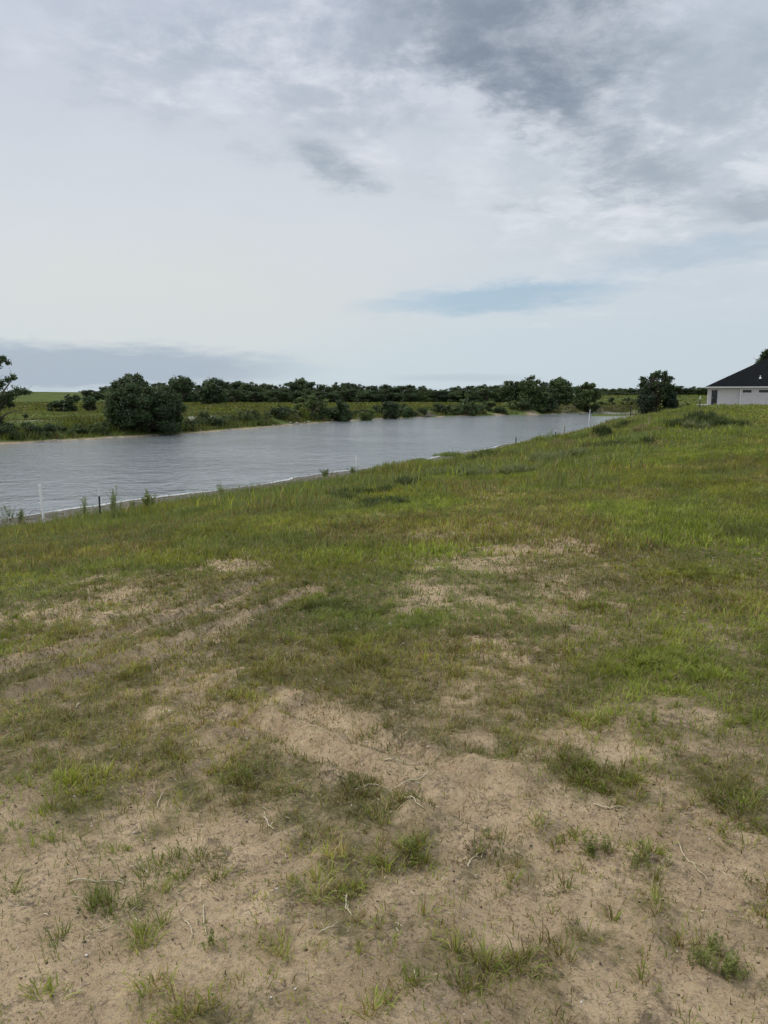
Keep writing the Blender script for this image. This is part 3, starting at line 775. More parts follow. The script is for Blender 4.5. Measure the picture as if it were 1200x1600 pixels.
# pale runners and dry stalks one can see lying on the sand
def runner_mb(pts, r, side=True):
    mb = MB(); P = []
    for i in range(len(pts) - 1):
        a, b = np.array(pts[i]), np.array(pts[i + 1])
        for j in range(5):
            t = j / 5; q = a + (b - a) * t + rng.normal(0, .0015, 2)
            P.append((q[0], q[1], gz(q[0], q[1]) + r * 1.1 + .006 * math.sin(3.14 * t)))
    mb.tube(P, [r * (1 - .5 * i / len(P)) for i in range(len(P))], 5)
    if side:
        for i in range(2, len(P), 4):
            a = np.array(P[i]); ang = rng.uniform(0, 6.28); d = np.array([math.cos(ang), math.sin(ang), .7]) * rng.uniform(.012, .03)
            mb.tube([a, a + d * .6, a + d + np.array([0, 0, -.003])], [r * .7, r * .5, r * .2], 4)
    return mb
M_run = simple('pale_runner', (0.50, 0.43, 0.28), .7, .2, 40)
RUN = [([(105, 1381), (150, 1380), (185, 1379), (200, 1387)], .0030, True, 'pale knotty runner lying left of the large green patch, bottom left'),
       ([(203, 1355), (222, 1358), (236, 1371)], .0026, True, 'short curved pale runner just above the bottom left green patch'),
       ([(135, 1467), (158, 1456), (190, 1447)], .0024, True, 'pale runner reaching left from the base of the bottom left tuft'),
       ([(290, 1440), (302, 1462), (293, 1488)], .0024, True, 'thin bent pale runner right of the bottom left green patch'),
       ([(318, 1418), (318, 1445), (322, 1466)], .0022, False, 'thin straight runner pointing at the viewer beside the bent one'),
       ([(928, 1259), (955, 1264), (982, 1270)], .0034, False, 'long straight pale straw under the sprawling bright tuft'),
       ([(1060, 1318), (1090, 1360), (1116, 1393)], .0024, True, 'long dark-jointed runner slanting down on the right'),
       ([(555, 1235), (610, 1236), (660, 1216), (672, 1210)], .0030, True, 'long pale runner crossing the middle of the sandy ground'),
       ([(630, 1246), (650, 1256), (668, 1268)], .0026, False, 'short pale straw below the long middle runner'),
       ([(541, 1396), (541, 1420), (552, 1438)], .0036, True, 'thick white knotted runner beside the lower middle green patch'),
       ([(412, 1278), (420, 1292), (430, 1300)], .0034, True, 'small white knotted root at the left of the middle sand patch'),
       ([(500, 1460), (520, 1450), (532, 1442)], .0026, True, 'thin runner below the white knotted one'),
       ([(245, 1265), (250, 1250), (256, 1238)], .0028, False, 'small pale upright straw on the upper left sand patch'),
       ([(104, 1560), (120, 1556), (135, 1550)], .0026, True, 'small pale straw near the bottom left corner'),
       ([(732, 1355), (735, 1345), (762, 1330)], .0028, True, 'pale forked straw by the thin upright tuft, lower middle'),
       ([(118, 1108), (128, 1100), (137, 1093)], .0042, False, 'dry pale stick on the weeds at the left'),
       ([(600, 1165 + 25), (640, 1196), (700, 1170)], .0030, True, 'faint dry runner above the long middle one')]
for (pp, r, sd2, lab) in RUN:
    P = [ground_pt(*p)[:2] for p in pp]
    rt = runner_mb(P, r, sd2).build('dry_runner', M_run, smooth=True)
    tag(rt, lab, 'dry stalk', 'dry runners and straws on the sand')

# pebbles and grit -------------------------------------------------
pv, pf, pc = [], [], []
ico = np.array([(0, 0, 1), (.9, 0, .3), (.28, .86, .3), (-.73, .53, .3), (-.73, -.53, .3), (.28, -.86, .3), (0, 0, -.6)])
icf = np.array([(0, 1, 2), (0, 2, 3), (0, 3, 4), (0, 4, 5), (0, 5, 1), (6, 2, 1), (6, 3, 2), (6, 4, 3), (6, 5, 4), (6, 1, 5)])
n = 14000
y = np.sqrt(rng.uniform(1.2, 8.5 ** 2, n)); x = rng.uniform(-1, 1, n) * (0.54 * y + .8)
s = 0.0012 + 0.0045 * rng.random(n) ** 3; s[:30] *= 2.0; s *= (.6 + .22 * y)
ang = rng.uniform(0, 6.28, n)
T = ico[None] * s[:, None, None] * (1 + .35 * rng.normal(0, 1, (n, 7, 1)) * .5)
T[:, :, 2] *= .7
xr = T[:, :, 0] * np.cos(ang)[:, None] - T[:, :, 1] * np.sin(ang)[:, None]; yr = T[:, :, 0] * np.sin(ang)[:, None] + T[:, :, 1] * np.cos(ang)[:, None]
V = np.stack([xr + x[:, None], yr + y[:, None], T[:, :, 2] + height(x, y)[:, None] + .0005], 2)
r = rng.random((n, 1))
c = np.where(r < .62, np.array([.095, .072, .048]), np.where(r < .86, np.array([.38, .28, .19]), np.array([.62, .57, .50])))
pm = mesh_from('pebbles', V.reshape(-1, 3), (icf[None] + np.arange(n)[:, None, None] * 7).reshape(-1, 3), np.repeat(c, 7, 0))
pe = link('pebbles', pm, M_litter); tag(pe, 'tiny pebbles and grit scattered over the sand', 'pebbles', kind='stuff')

# far bank and field growth -------------------------------------------------
FB = Blades()
n = 420000
x = rng.uniform(-70, 75, n); y = rng.uniform(50, 215, n)
dn_, df_, in_ = shore_info(x, y)
ok = (~in_) & (df_ < dn_) & (df_ > 0.9) & (np.abs(x) < 0.60 * y + 4)
x, y, df_, dn_, in_ = x[ok], y[ok], df_[ok], dn_[ok], in_[ok]
cl = fbm(x * 0.28, y * 0.28, 601, 3)
keep = rng.random(len(x)) < np.where(df_ < 10, .9 * ss(cl, .30, .5) + .1, .35)
x, y, df_, dn_, in_, cl = x[keep], y[keep], df_[keep], dn_[keep], in_[keep], cl[keep]
n = len(x); z = height(x, y, (dn_, df_, in_))
bank = 1 - ss(df_, 6, 11)
L = (0.20 + .75 * bank * ss(cl, .38, .66)) * rng.uniform(.5, 1.2, n)
c = grass_col(x * .5, y * .5, n, .10) * .55
c = np.where(rng.random((n, 1)) < .25 * bank[:, None], G_GREY * .6 * (.7 + .4 * rng.random((n, 1))), c)
FB.add(np.stack([x, y, z - .02], 1), L, .08 + .10 * rng.random(n), rng.uniform(0, 6.28, n), rng.uniform(0, .7, n), rng.uniform(0, .5, n), c, 1)
n = 60000
y = np.sqrt(rng.uniform(130 ** 2, 420 ** 2, n)); x = rng.uniform(-.62, .62, n) * y
dn_, df_, in_ = shore_info(x, y); ok = (~in_) & (np.minimum(dn_, df_) > 10) & ~((y > 270) & (x < -40)); x, y, dn_, df_, in_ = x[ok], y[ok], dn_[ok], df_[ok], in_[ok]; n = len(x)
FB.add(np.stack([x, y, height(x, y, (dn_, df_, in_)) - .03], 1), rng.uniform(.2, .5, n), .5 + .4 * rng.random(n), rng.uniform(0, 6.28, n), rng.uniform(.2, .9, n), np.zeros(n), grass_col(x * .12, y * .12, n, .06) * .55, 1)
fbo = FB.build('bank_grass', M_grass); tag(fbo, 'rough tall grass on the far bank and the pasture behind it', 'grass', kind='stuff')

# ------------------------------------------------------------------ trees and shrubs
def leaves_on(rg, centers, radii, n_per_m2, size, squash=0.8, hollow=0.45):
    V = []; C = []; total = 0
    for (c, r) in zip(centers, radii):
        k = max(20, int(4 * math.pi * r * r * n_per_m2))
        u = rg.normal(0, 1, (k, 3)); u /= np.linalg.norm(u, axis=1)[:, None]
        lump = 0.78 + 0.30 * np.sin(u[:, 0] * 4 + c[0] * 3) * np.sin(u[:, 1] * 5 + c[1]) + .14 * np.sin(u[:, 2] * 9 + c[2] * 5) + .08 * rg.normal(0, 1, k)
        rr = r * (hollow + (1 - hollow) * rg.random(k) ** 0.5) * lump
        P = np.array(c)[None] + u * rr[:, None] * np.array([1, 1, squash])
        # leaf spray: rhombus with random orientation biased to face outward/up
        nrm = u * .6 + rg.normal(0, .7, (k, 3)) + np.array([0, 0, .35]); nrm /= np.linalg.norm(nrm, axis=1)[:, None]
        t = np.cross(nrm, rg.normal(0, 1, (k, 3))); t /= np.linalg.norm(t, axis=1)[:, None] + 1e-9; b = np.cross(nrm, t)
        s = size * rg.uniform(.6, 1.4, k)
        V.append(np.stack([P - t * s[:, None] * .6, P + b * s[:, None] * .34 - nrm * s[:, None] * .06, P + t * s[:, None] * .6, P - b * s[:, None] * .34 - nrm * s[:, None] * .06], 1).reshape(-1, 3))
        tone = rg.uniform(.62, 1.45)
        C.append(np.repeat(tone * rg.uniform(.7, 1.3, (k, 1)) * np.ones((1, 3)), 4, axis=0)); total += k
    V = np.vstack(V); C = np.vstack(C); i = np.arange(total)[:, None] * 4
    F = np.concatenate([i + np.array([[0, 1, 2]]), i + np.array([[0, 2, 3]])])
    return V, F, C
def limb(rg, a, b, r0, r1, mb, n=6, bend=.12):
    a, b = np.array(a, float), np.array(b, float); L = np.linalg.norm(b - a)
    mid = rg.normal(0, bend * L, 3); mid[2] = abs(mid[2]) * .5
    P = [a + (b - a) * t + mid * math.sin(math.pi * t) for t in np.linspace(0, 1, 6)]
    mb.tube(P, [r0 + (r1 - r0) * t for t in np.linspace(0, 1, 6)], n)
    return P
LEAFC = np.array([0.066, 0.094, 0.034])
def tree_meshes(seed, H, Wd2, trunk_frac=.3, nblob=16, size=.22, dens=14, tint=LEAFC, squash=.8, low=False, shape='round', hollow=.45, brad=.17):
    rg = np.random.default_rng(seed); mb = MB()
    nblob = int(nblob * 1.7); brad = brad * 1.15
    top = np.array([rg.normal(0, .05) * H, rg.normal(0, .05) * H, H * trunk_frac])
    r0 = H * .028
    limb(rg, (0, 0, -.4), top, r0 * 1.25, r0, mb, 8, .04)
    cs, rs = [], []
    for i in range(nblob):
        t = (i + .5) / nblob; a = i * 2.4 + rg.normal(0, .4)
        if low: zz = .05 + .81 * rg.random()
        else: zz = trunk_frac + .06 + (1 - trunk_frac - .16) * rg.random()
        k = (zz - (.1 if low else trunk_frac)) / (1 - (.1 if low else trunk_frac))
        prof = math.sqrt(max(.05, 1 - (k * 1.15 - .35) ** 2 / .80)) if shape == 'round' else max(.12, 1 - k * .85)
        rad = max(0.0, Wd2 * .5 * prof - H * brad * .5) * (0.25 + .75 * math.sqrt(rg.random()))
        br = H * brad * rg.uniform(.65, 1.2) * (.75 if k > .75 else 1)
        c = np.array([math.cos(a) * rad, math.sin(a) * rad, H * zz]); cs.append(c); rs.append(br)
        P = limb(rg, top * rg.uniform(.7, 1.0), c, r0 * .5, r0 * .14, mb, 5)
        for q in range(2): limb(rg, P[3], c + rg.normal(0, br * .6, 3), r0 * .2, r0 * .06, mb, 4)
    cs.append(np.array([0, 0, H * (.9 if shape == 'round' else .93)])); rs.append(H * .10)
    cs.append(np.array([0, 0, H * (.5 + trunk_frac * .4)])); rs.append(Wd2 * .22)
    V, F, C = leaves_on(rg, cs, rs, dens, size, squash, hollow)
    me = mesh_from('crown', V, F, C * tint)
    me.materials.append(M_leaf)
    tm = bpy.data.meshes.new('trunk'); tm.from_pydata(np.vstack(mb.v).tolist(), [], mb.f); tm.materials.append(M_bark)
    tm.polygons.foreach_set('use_smooth', [True] * len(tm.polygons))
    return tm, me
def place(name, meshes, loc, label, cat='tree', group=None, s=(1, 1, 1), rz=0.0, parts=('trunk', 'crown')):
    t = thing(name, label, cat, loc, group, rz); t.scale = s
    for pn, me in zip(parts, meshes):
        o_ = bpy.data.objects.new(pn, me); col.objects.link(o_); o_.parent = t
    return t
G1, G2, G3 = LEAFC, np.array([.052, .076, .030]), np.array([.095, .125, .040])
PROTO = [tree_meshes(1, 8, 8.5, .12, 20, .34, 12, G1, low=True), tree_meshes(2, 8, 8.5, .12, 18, .34, 12, G2, low=True), tree_meshes(3, 8, 9.5, .12, 22, .34, 12, G1, low=True),
         tree_meshes(4, 8, 8.0, .12, 18, .34, 12, G2, low=True), tree_meshes(5, 8, 9.0, .12, 20, .34, 12, (G1 + G3) / 2, low=True), tree_meshes(6, 8, 7.5, .12, 17, .34, 12, G2, low=True)]
def base_xy(px, dist): return (px - 600) / FPX * dist
rnd = random.Random(5)
# silhouette of the distant wood: (column, top row)
SIL = [(150, 612), (175, 606), (196, 600), (255, 600), (275, 604), (292, 590), (315, 604), (338, 591), (362, 599), (380, 598), (400, 600), (420, 601), (440, 604),
       (455, 599), (474, 593), (492, 598), (510, 603), (528, 600), (546, 601), (565, 603), (584, 606), (602, 604), (622, 605), (640, 604), (660, 606), (680, 612), (695, 610), (715, 606),
       (735, 605), (755, 603), (775, 604), (800, 603)]
def far_tree(px, dist, top, label, group, w=None):
    x = base_xy(px, dist * 1.01); z = gz(x, dist)
    H = (618 - top) * dist / FPX + CAM_Z - z
    k = H / 8.0 * rnd.uniform(.97, 1.03)
    wk = (w if w else rnd.uniform(.95, 1.35)) * max(k, .8)
    return place('tree', rnd.choice(PROTO), (x, dist, z), label, 'tree', group, (wk, wk, k), rnd.uniform(0, 6.28))
LW = 'dark green tree in the distant wood across the far pasture'
for (px, top) in SIL:
    far_tree(px + rnd.uniform(-3, 3), rnd.uniform(275, 300), top - 3.5, LW, 'trees of the distant wood')
for px in range(300, 800, 17):
    far_tree(px + rnd.uniform(-5, 5), rnd.uniform(262, 274), 608 + rnd.uniform(-3, 4), LW, 'trees of the distant wood', 1.1)
LR = 'small dark tree in the far tree line beyond the head of the lake'
for px in range(905, 1112, 14):
    far_tree(px + rnd.uniform(-4, 4), rnd.uniform(330, 365), 604 + rnd.uniform(-2, 2) + (3 if px < 960 else 0), LR, 'trees in the far tree line on the right', 1.3)
for px in range(912, 1010, 15):
    far_tree(px + rnd.uniform(-4, 4), rnd.uniform(318, 326), 613 + rnd.uniform(-1, 2), LR, 'trees in the far tree line on the right', 1.5)

# individual trees near the water
def own(name, px, dist, top, wpx, label, seed, base=None, z=None, leafpx=1.75, dens=None, rz=0., **kw):
    x = base_xy(px, dist * 1.012); zg = gz(x, dist) if z is None else z
    H = (618 - top) * dist / FPX + CAM_Z - zg; Wm = wpx * dist / FPX
    size = leafpx * dist / 768.0
    d_ = dens if dens else 2.0 / (size * size)
    return place(name, tree_meshes(seed, H, Wm, size=size, dens=min(d_, 95), **kw), (x, dist, zg), label, 'tree' if name != 'shrub' else 'shrub', None, (1, 1, 1), rz,
                 ('trunk', 'crown') if name != 'shrub' else ('stem', 'foliage'))
own('tree', 214, 165, 584, 56, 'round-topped dark tree rising behind the big bushy tree on the far shore', 21, trunk_frac=.2, nblob=18, tint=G2)
own('tree', 292, 190, 590, 44, 'dark tree right behind the big bushy tree, its crown touching the wood', 22, trunk_frac=.2, nblob=16, tint=G2)
own('tree', 338, 215, 591, 44, 'dark round tree left of the wood, standing a little taller than its neighbours', 23, trunk_frac=.18, nblob=16, tint=G2, low=True)
own('bushy_tree', 236, 81.5, 594, 108, 'big dark bushy tree with foliage down to the far waterline', 24, trunk_frac=.1, nblob=58, tint=G2, low=True, brad=.14, hollow=.3)
own('bushy_tree', 203, 80.5, 604, 62, 'lower dark bushy tree joined to the left of the big one', 25, trunk_frac=.1, nblob=26, tint=G1, low=True, brad=.15, hollow=.3)
own('bushy_tree', 266, 84.5, 600, 58, 'lower dark bushy tree joined to the right of the big one', 26, trunk_frac=.1, nblob=26, tint=G1, low=True, brad=.15, hollow=.3)
own('shrub', 96, 120, 626, 24, 'flat dark shrub on the pasture, left of the two on the green hillside', 27, trunk_frac=.1, nblob=8, tint=G2, low=True, brad=.25)
own('shrub', 118, 120, 615, 36, 'taller dark shrub on the pasture below the green hill', 28, trunk_frac=.12, nblob=12, tint=G2, low=True, brad=.2)
own('shrub', 150, 118, 617, 22, 'dark shrub at the foot of the hill beside the bushy trees', 29, trunk_frac=.12, nblob=9, tint=G2, low=True, brad=.22)
own('tree', 488, 122, 616, 56, 'small spreading tree with a forked trunk on the far bank', 30, trunk_frac=.34, nblob=13, tint=G3, squash=.55, brad=.15)
own('shrub', 534, 124, 623, 38, 'round dark bush right of the small forked tree on the far bank', 31, trunk_frac=.1, nblob=14, tint=G2, low=True, brad=.22)
own('shrub', 574, 128, 637, 26, 'low brownish shrub on the far bank right of the round bush', 32, trunk_frac=.1, nblob=8, tint=G3, low=True, brad=.24)
own('shrub', 608, 136, 625, 32, 'dark rounded shrub on the far bank, midway along the water', 33, trunk_frac=.1, nblob=12, tint=G2, low=True, brad=.22)
own('shrub', 632, 142, 634, 26, 'low shrub just left of the driftwood on the far bank', 34, trunk_frac=.1, nblob=8, tint=G1, low=True, brad=.24)
own('shrub', 728, 158, 621, 44, 'large spiky olive shrub on the far bank right of the driftwood', 35, trunk_frac=.1, nblob=14, tint=G1, low=True, brad=.17)
own('shrub', 762, 166, 622, 20, 'narrow upright yellow-green shrub left of the tall tree group', 36, trunk_frac=.1, nblob=10, tint=G3, low=True, brad=.15)
own('shrub', 796, 172, 626, 30, 'grey-green shrub at the left foot of the tall tree group', 37, trunk_frac=.1, nblob=10, tint=G_GREY * .7, low=True, brad=.22)
own('tree', 794, 178, 594, 36, 'leftmost and lowest tree of the tall group at the head of the lake', 38, trunk_frac=.2, nblob=14, tint=G1)
own('tree', 826, 176, 585, 54, 'tallest tree of the group at the head of the lake', 39, trunk_frac=.16, nblob=24, tint=G1, low=True)
own('tree', 868, 184, 589, 46, 'broad tree between the tallest one and the light-leaved one', 40, trunk_frac=.22, nblob=20, tint=G1, brad=.15)
own('tree', 852, 178, 606, 30, 'short dark tree in front of the tall group, low over the water', 41, trunk_frac=.12, nblob=14, tint=G2, low=True)
own('tree', 908, 190, 596, 44, 'airy lighter green tree at the right end of the tall group', 42, trunk_frac=.2, nblob=22, tint=(G1 + G3) / 2, brad=.15, low=True)
own("tree", 1016, 146, 577, 62, 'tree with an airy, gappy top standing right of the lake', 43, trunk_frac=.22, nblob=26, tint=G2, brad=.095, hollow=.2)
own('cedar_tree', 1036, 144, 607, 36, 'dense dark cedar at the foot of the airy-topped tree', 44, trunk_frac=.08, nblob=18, tint=np.array([.028, .044, .022]), low=True, shape='cone', brad=.2)
own('cedar_tree', 1001, 144, 606, 26, 'dark narrow cedar left of the airy-topped tree trunk', 45, trunk_frac=.08, nblob=12, tint=np.array([.032, .048, .024]), low=True, brad=.2)
own('shrub', 974, 196, 619, 24, 'rounded silver-green shrub beyond the beach', 46, trunk_frac=.1, nblob=9, tint=G_GREY * .8, low=True, brad=.24)
own('shrub', 948, 200, 621, 12, 'narrow dark sapling beyond the beach', 47, trunk_frac=.2, nblob=7, tint=G2, low=True, brad=.16)
own('shrub', 932, 204, 628, 20, 'low dark shrub beyond the left end of the beach', 48, trunk_frac=.1, nblob=7, tint=G1, low=True, brad=.26)
own('shrub', 992, 190, 623, 18, 'low green shrub between the silver shrub and the airy-topped tree', 49, trunk_frac=.1, nblob=7, tint=G1, low=True, brad=.26)
own('shrub', 1064, 142, 630, 26, 'low straggly brown-green shrub right of the cedar', 50, trunk_frac=.1, nblob=7, tint=G3, low=True, brad=.24)
own('tree', 1192, 160, 540, 56, 'dark tree showing above the black roof', 51, trunk_frac=.25, nblob=26, tint=G2, brad=.11, hollow=.3)
# bushes massed on the far bank
BB = [(85, 668, 26, 18), (60, 672, 34, 16), (130, 668, 20, 12), (165, 660, 26, 20), (183, 648, 20, 18), (300, 662, 26, 16), (322, 660, 30, 22), (352, 656, 26, 14), (388, 652, 30, 20), (412, 655, 20, 14), (440, 650, 34, 20), (462, 654, 22, 10),
      (505, 650, 30, 16), (556, 650, 18, 8), (655, 640, 16, 12), (690, 640, 26, 12), (705, 634, 22, 12), (748, 636, 18, 12), (778, 638, 20, 12), (812, 640, 26, 14), (838, 640, 26, 12), (640, 648, 14, 8), (20, 672, 40, 22), (225, 668, 26, 16), (268, 668, 26, 14)]
BBL = ['dark thicket on the far bank between the half-bare tree and the open grass', 'wide bush at the foot of the half-bare tree, right side', 'small bush on the grassy bank midway to the big bushy tree', 'bush on the waterline left of the big bushy tree',
       'bush higher on the bank touching the lower left bushy tree', 'bush on the waterline just right of the big bushy tree', 'tallest light bush on the bank right of the big bushy tree', 'low flat bush behind the tall light bank bush', 'rounded bank bush midway between the big bushy tree and the forked tree',
       'small bush joined to the right of the rounded midway bush', 'long bush on the bank above the pale rocks', 'very low bush beside the pale rocks', 'bush under the small forked tree', 'tiny low bush between the round bush and the brownish shrub',
       'low bush left of the spiky olive shrub, above the driftwood', 'low wide bush right of the driftwood', 'bush touching the left side of the spiky olive shrub', 'bush right of the spiky olive shrub', 'bush between the upright yellow-green shrub and the tall group',
       'low bush under the tallest tree of the group', 'low bush at the waterline under the middle of the tall group', 'tiny bush at the waterline left of the driftwood', 'broad dark bush below the half-bare tree at the left edge', 'bush at the water in front of the big bushy tree', 'bush at the water below the right side of the big bushy tree']
BPR = [tree_meshes(70 + i, 2.0, 3.0, .1, 10, .17, 34, c, low=True, brad=.26) for i, c in enumerate((G1, G2, G3, G_GREY * .6))]
def farbank(px, off):
    """point on the far bank below column px, off metres inland"""
    ys = np.linspace(55, 200, 1200); xs = (px - 600) / FPX * ys * 1.012
    dn_, df_, in_ = shore_info(xs, ys)
    k = np.nonzero((~in_) & (df_ < dn_) & (df_ > off))[0]
    return xs[k[0]], ys[k[0]]
for bi, (px, py, wp, hp) in enumerate(BB):
    x, y = farbank(px, 2.0 + rnd.random() * 2.5)
    z = gz(x, y); k = hp * y / FPX / 2.0 * 1.15; wk = wp * y / FPX / 3.0 * 1.1
    place('shrub', rnd.choice(BPR), (x, y, z - .1), BBL[bi], 'shrub', 'bushes along the far bank', (wk, wk, k), rnd.uniform(0, 6), ('stem', 'foliage'))

for k in range(46):
    px = -20 + k * 17.5 + rnd.uniform(-6, 6)
    if 196 < px < 285: continue
    x, y = farbank(px, 1.6 + rnd.random() * 4.5); z = gz(x, y)
    hk = rnd.uniform(8, 15) * y / FPX / 2.0; wk = rnd.uniform(16, 30) * y / FPX / 3.0
    place('scrub_bush', rnd.choice(BPR), (x, y, z - .1), 'knee-high scrub bush, one of the unbroken strip of scrub on the far bank', 'bush', 'low scrub along the far bank', (wk, wk, hk), rnd.uniform(0, 6), ('stem', 'foliage'))

# the half-bare leaning tree at the left edge
def left_tree():
    D = 71.0; x0 = base_xy(8, D * 1.01); z0 = gz(x0, D); mpp = D / FPX
    t = thing('old_tree', 'old half-bare tree with twisted limbs leaning over the far shore at the left edge', 'tree', (x0, D, z0))
    rg = np.random.default_rng(3); mb = MB()
    zb = 618 + (CAM_Z - z0) / mpp
    def L(px, py, dy=0.0): return np.array([(px - 8) * mpp, dy, (zb - py) * mpp])
    paths = [([(8, zb + 6, 0), (6, 660, 0), (4, 635, .2), (-2, 612, .3), (2, 592, .4), (8, 575, .4), (16, 563, .5)], .26, .05),
             ([(4, 635, 0), (14, 612, .5), (22, 600, .7), (28, 590, .8)], .12, .03),
             ([(6, 648, 0), (20, 630, -.6), (34, 620, -.9), (50, 614, -1.1), (68, 612, -1.2)], .14, .03),
             ([(8, 655, 0), (18, 645, .6), (30, 641, .9), (42, 650, 1.1)], .09, .02),
             ([(4, 640, 0), (-14, 622, .2), (-30, 606, .2), (-44, 596, .3)], .14, .04),
             ([(2, 600, .4), (-10, 584, .2), (-20, 572, 0)], .09, .03),
             ([(14, 612, .5), (26, 614, .9), (40, 608, 1.0)], .06, .02)]
    ends = []
    for pp, r0, r1 in paths:
        P = [L(a, b, c) for a, b, c in pp]; k = len(P); mb.tube(P, [r0 + (r1 - r0) * i / (k - 1) for i in range(k)], 7)
    for (a, b, c, r) in ((16, 562, .5, 7), (6, 570, .4, 9), (24, 568, .5, 4.5), (-4, 566, .3, 8), (28, 590, .8, 6), (20, 594, .7, 6), (10, 600, .5, 8), (4, 608, .3, 9), (-8, 596, .2, 12), (-30, 600, .2, 16),
                         (36, 618, -.9, 9), (48, 612, -1.1, 9), (60, 612, -1.2, 7), (68, 613, -1.2, 4), (26, 622, -.6, 9), (14, 630, -.4, 11), (30, 632, -.3, 6), (0, 630, .2, 13), (-14, 640, .2, 16), (0, 655, .3, 12), (-8, 670, .4, 15),
                         (16, 668, .5, 10), (30, 676, -.5, 10), (4, 682, -.8, 14), (42, 650, 1.1, 4), (46, 680, -.6, 7)):
        ends.append((L(a, b, c), r * mpp * 1.3))
    for _i in range(60):
        c, r = ends[rg.integers(0, len(ends))]; q = c + rg.normal(0, r * .6, 3); mb.tube([c - (0, 0, r * .6), (c + q) / 2, q + (rg.normal(0, r * .6), 0, r * .5)], [.03, .02, .01], 4)
    tr = mb.build('trunk', M_bark, t, smooth=True)
    V, F, C = leaves_on(rg, [e[0] for e in ends], [e[1] for e in ends], 85, .15, .8, .1)
    cm = mesh_from('crown', V, F, C * G2 * 1.05); link('crown', cm, M_leaf, t)
left_tree()

# driftwood: fallen bleached branches on the far bank
def driftwood():
    x, y = farbank(664, .9); z = gz(x, y); t = MB(); rg = np.random.default_rng(8)
    for i in range(16):
        a = np.array([rg.uniform(-2.2, 2.2), rg.uniform(-.5, .8), .05]); an = rg.uniform(-.8, .8) + (0 if rg.random() < .5 else math.pi)
        d = np.array([math.cos(an), math.sin(an) * .4, rg.uniform(.12, .6)]) * rg.uniform(1.0, 2.2)
        P = [a, a + d * .5 + rg.normal(0, .08, 3), a + d]; t.tube(P, [.09, .06, .02], 6)
    o_ = t.build('driftwood', simple('bleached_wood', (.24, .20, .16), .85, .3, 3), loc=(x, y, z), smooth=True)
    tag(o_, 'tangle of bleached fallen branches at the far waterline', 'driftwood')
driftwood()
# pale rocks at the far waterline
M_rock = simple('rock', (.25, .225, .19), .9, .25, 3, bump=.5)
for i, px in enumerate((456, 466, 473, 478, 484, 520, 318, 560, 770, 430)):
    x, y = farbank(px, .5 + rnd.random() * 1.0); s = rnd.uniform(.22, .5)
    mb = MB(); V = ico * s * (1 + np.random.default_rng(i).normal(0, .12, (7, 1))); V[:, 2] *= .6; mb.add(V, icf.tolist())
    tag(mb.build('rock', M_rock, loc=(x, y, gz(x, y))), 'small pale rock lying on the far waterline', 'rock', 'pale rocks on the far waterline')

# ------------------------------------------------------------------ tall weeds at the near shore
def shore_weed(px, top, base_py, wpx, label, seed, c, spiky=False, dist=None):
    if dist: x = base_xy(px, dist * 1.01); y = dist; z = gz(x, y)
    else: x, y, z = ground_pt(px, base_py, 8)
    H = max((base_py - top) * y / FPX, .15); Wm = wpx * y / FPX
    rg = np.random.default_rng(seed); b = Blades(); mb = MB()
    for i in range(9 if not spiky else 14):
        a = rg.uniform(0, 6.28); r = Wm * .5 * rg.random(); h = H * rg.uniform(.55, 1.0)
        p0 = np.array([rg.normal(0, Wm * .1), rg.normal(0, Wm * .1), -.03]); p1 = np.array([math.cos(a) * r, math.sin(a) * r, h])
        P = [p0, p0 + (p1 - p0) * .5 + (0, 0, .06 * H), p1]; mb.tube(P, [.006, .005, .0025], 4)
        k = 34; t = rg.uniform(.25, 1.0, k)[:, None]; Q = p0 + (p1 - p0) * t + rg.normal(0, .012, (k, 3))
        b.add(Q, rg.uniform(.03, .075, k) * (1.3 if spiky else 1), .016, rg.uniform(0, 6.28, k), rg.uniform(.15, .6, k) if spiky else rg.uniform(.3, 1.5, k), rg.uniform(0, .4, k), np.tile(c, (k, 1)) * rg.uniform(.7, 1.3, (k, 1)), 3)
        for q in range(5):   # side twigs
            s0 = p0 + (p1 - p0) * rg.uniform(.4, .9); e = s0 + np.array([rg.normal(0, .07), rg.normal(0, .07), rg.uniform(.03, .12)])
            mb.tube([s0, e], [.003, .0015], 4); k = 7
            b.add(s0 + (e - s0) * rg.random((k, 1)), rg.uniform(.02, .05, k), .014, rg.uniform(0, 6.28, k), rg.uniform(.3, 1.5, k), np.zeros(k), np.tile(c, (k, 1)) * rg.uniform(.7, 1.3, (k, 1)), 3)
    t = thing('tall_weed', label, 'weed', (x, y, z))
    mb.build('stem', simple('weed_stem', tuple(c * 1.1), .7), t); link('foliage', mesh_from('foliage', np.vstack(b.V), np.vstack(b.F), np.vstack(b.C)), M_grass, t)
shore_weed(14, 786, 824, 34, 'grey leafy weed at the left edge of the near shore', 1, G_GREY * .8)
shore_weed(32, 795, 822, 20, 'smaller grey weed between the left edge and the white stake', 2, G_GREY * .85)
shore_weed(133, 773, 815, 22, 'open branching weed between the white stake and the black post', 3, G_GREY)
shore_weed(178, 757, 814, 34, 'tallest branching weed just right of the black post', 4, G_GREY)
shore_weed(232, 764, 803, 26, 'upright yellow-green weed with dense leafy spikes', 5, np.array([.17, .20, .05]), True)
shore_weed(348, 750, 776, 26, 'fine pale weed leaning over the waterline, right of the spiky one', 6, G_GREY * 1.1)
shore_weed(208, 778, 806, 10, 'thin weed between the tallest weed and the spiky one', 7, G_GREY * .9)
shore_weed(510, 731, 748, 34, 'dark low clump of broad spiky leaves at the near waterline', 8, G_DARK * 1.2, True)
shore_weed(552, 728, 744, 26, 'second dark spiky clump beside the small white stake', 9, G_DARK * 1.2, True)
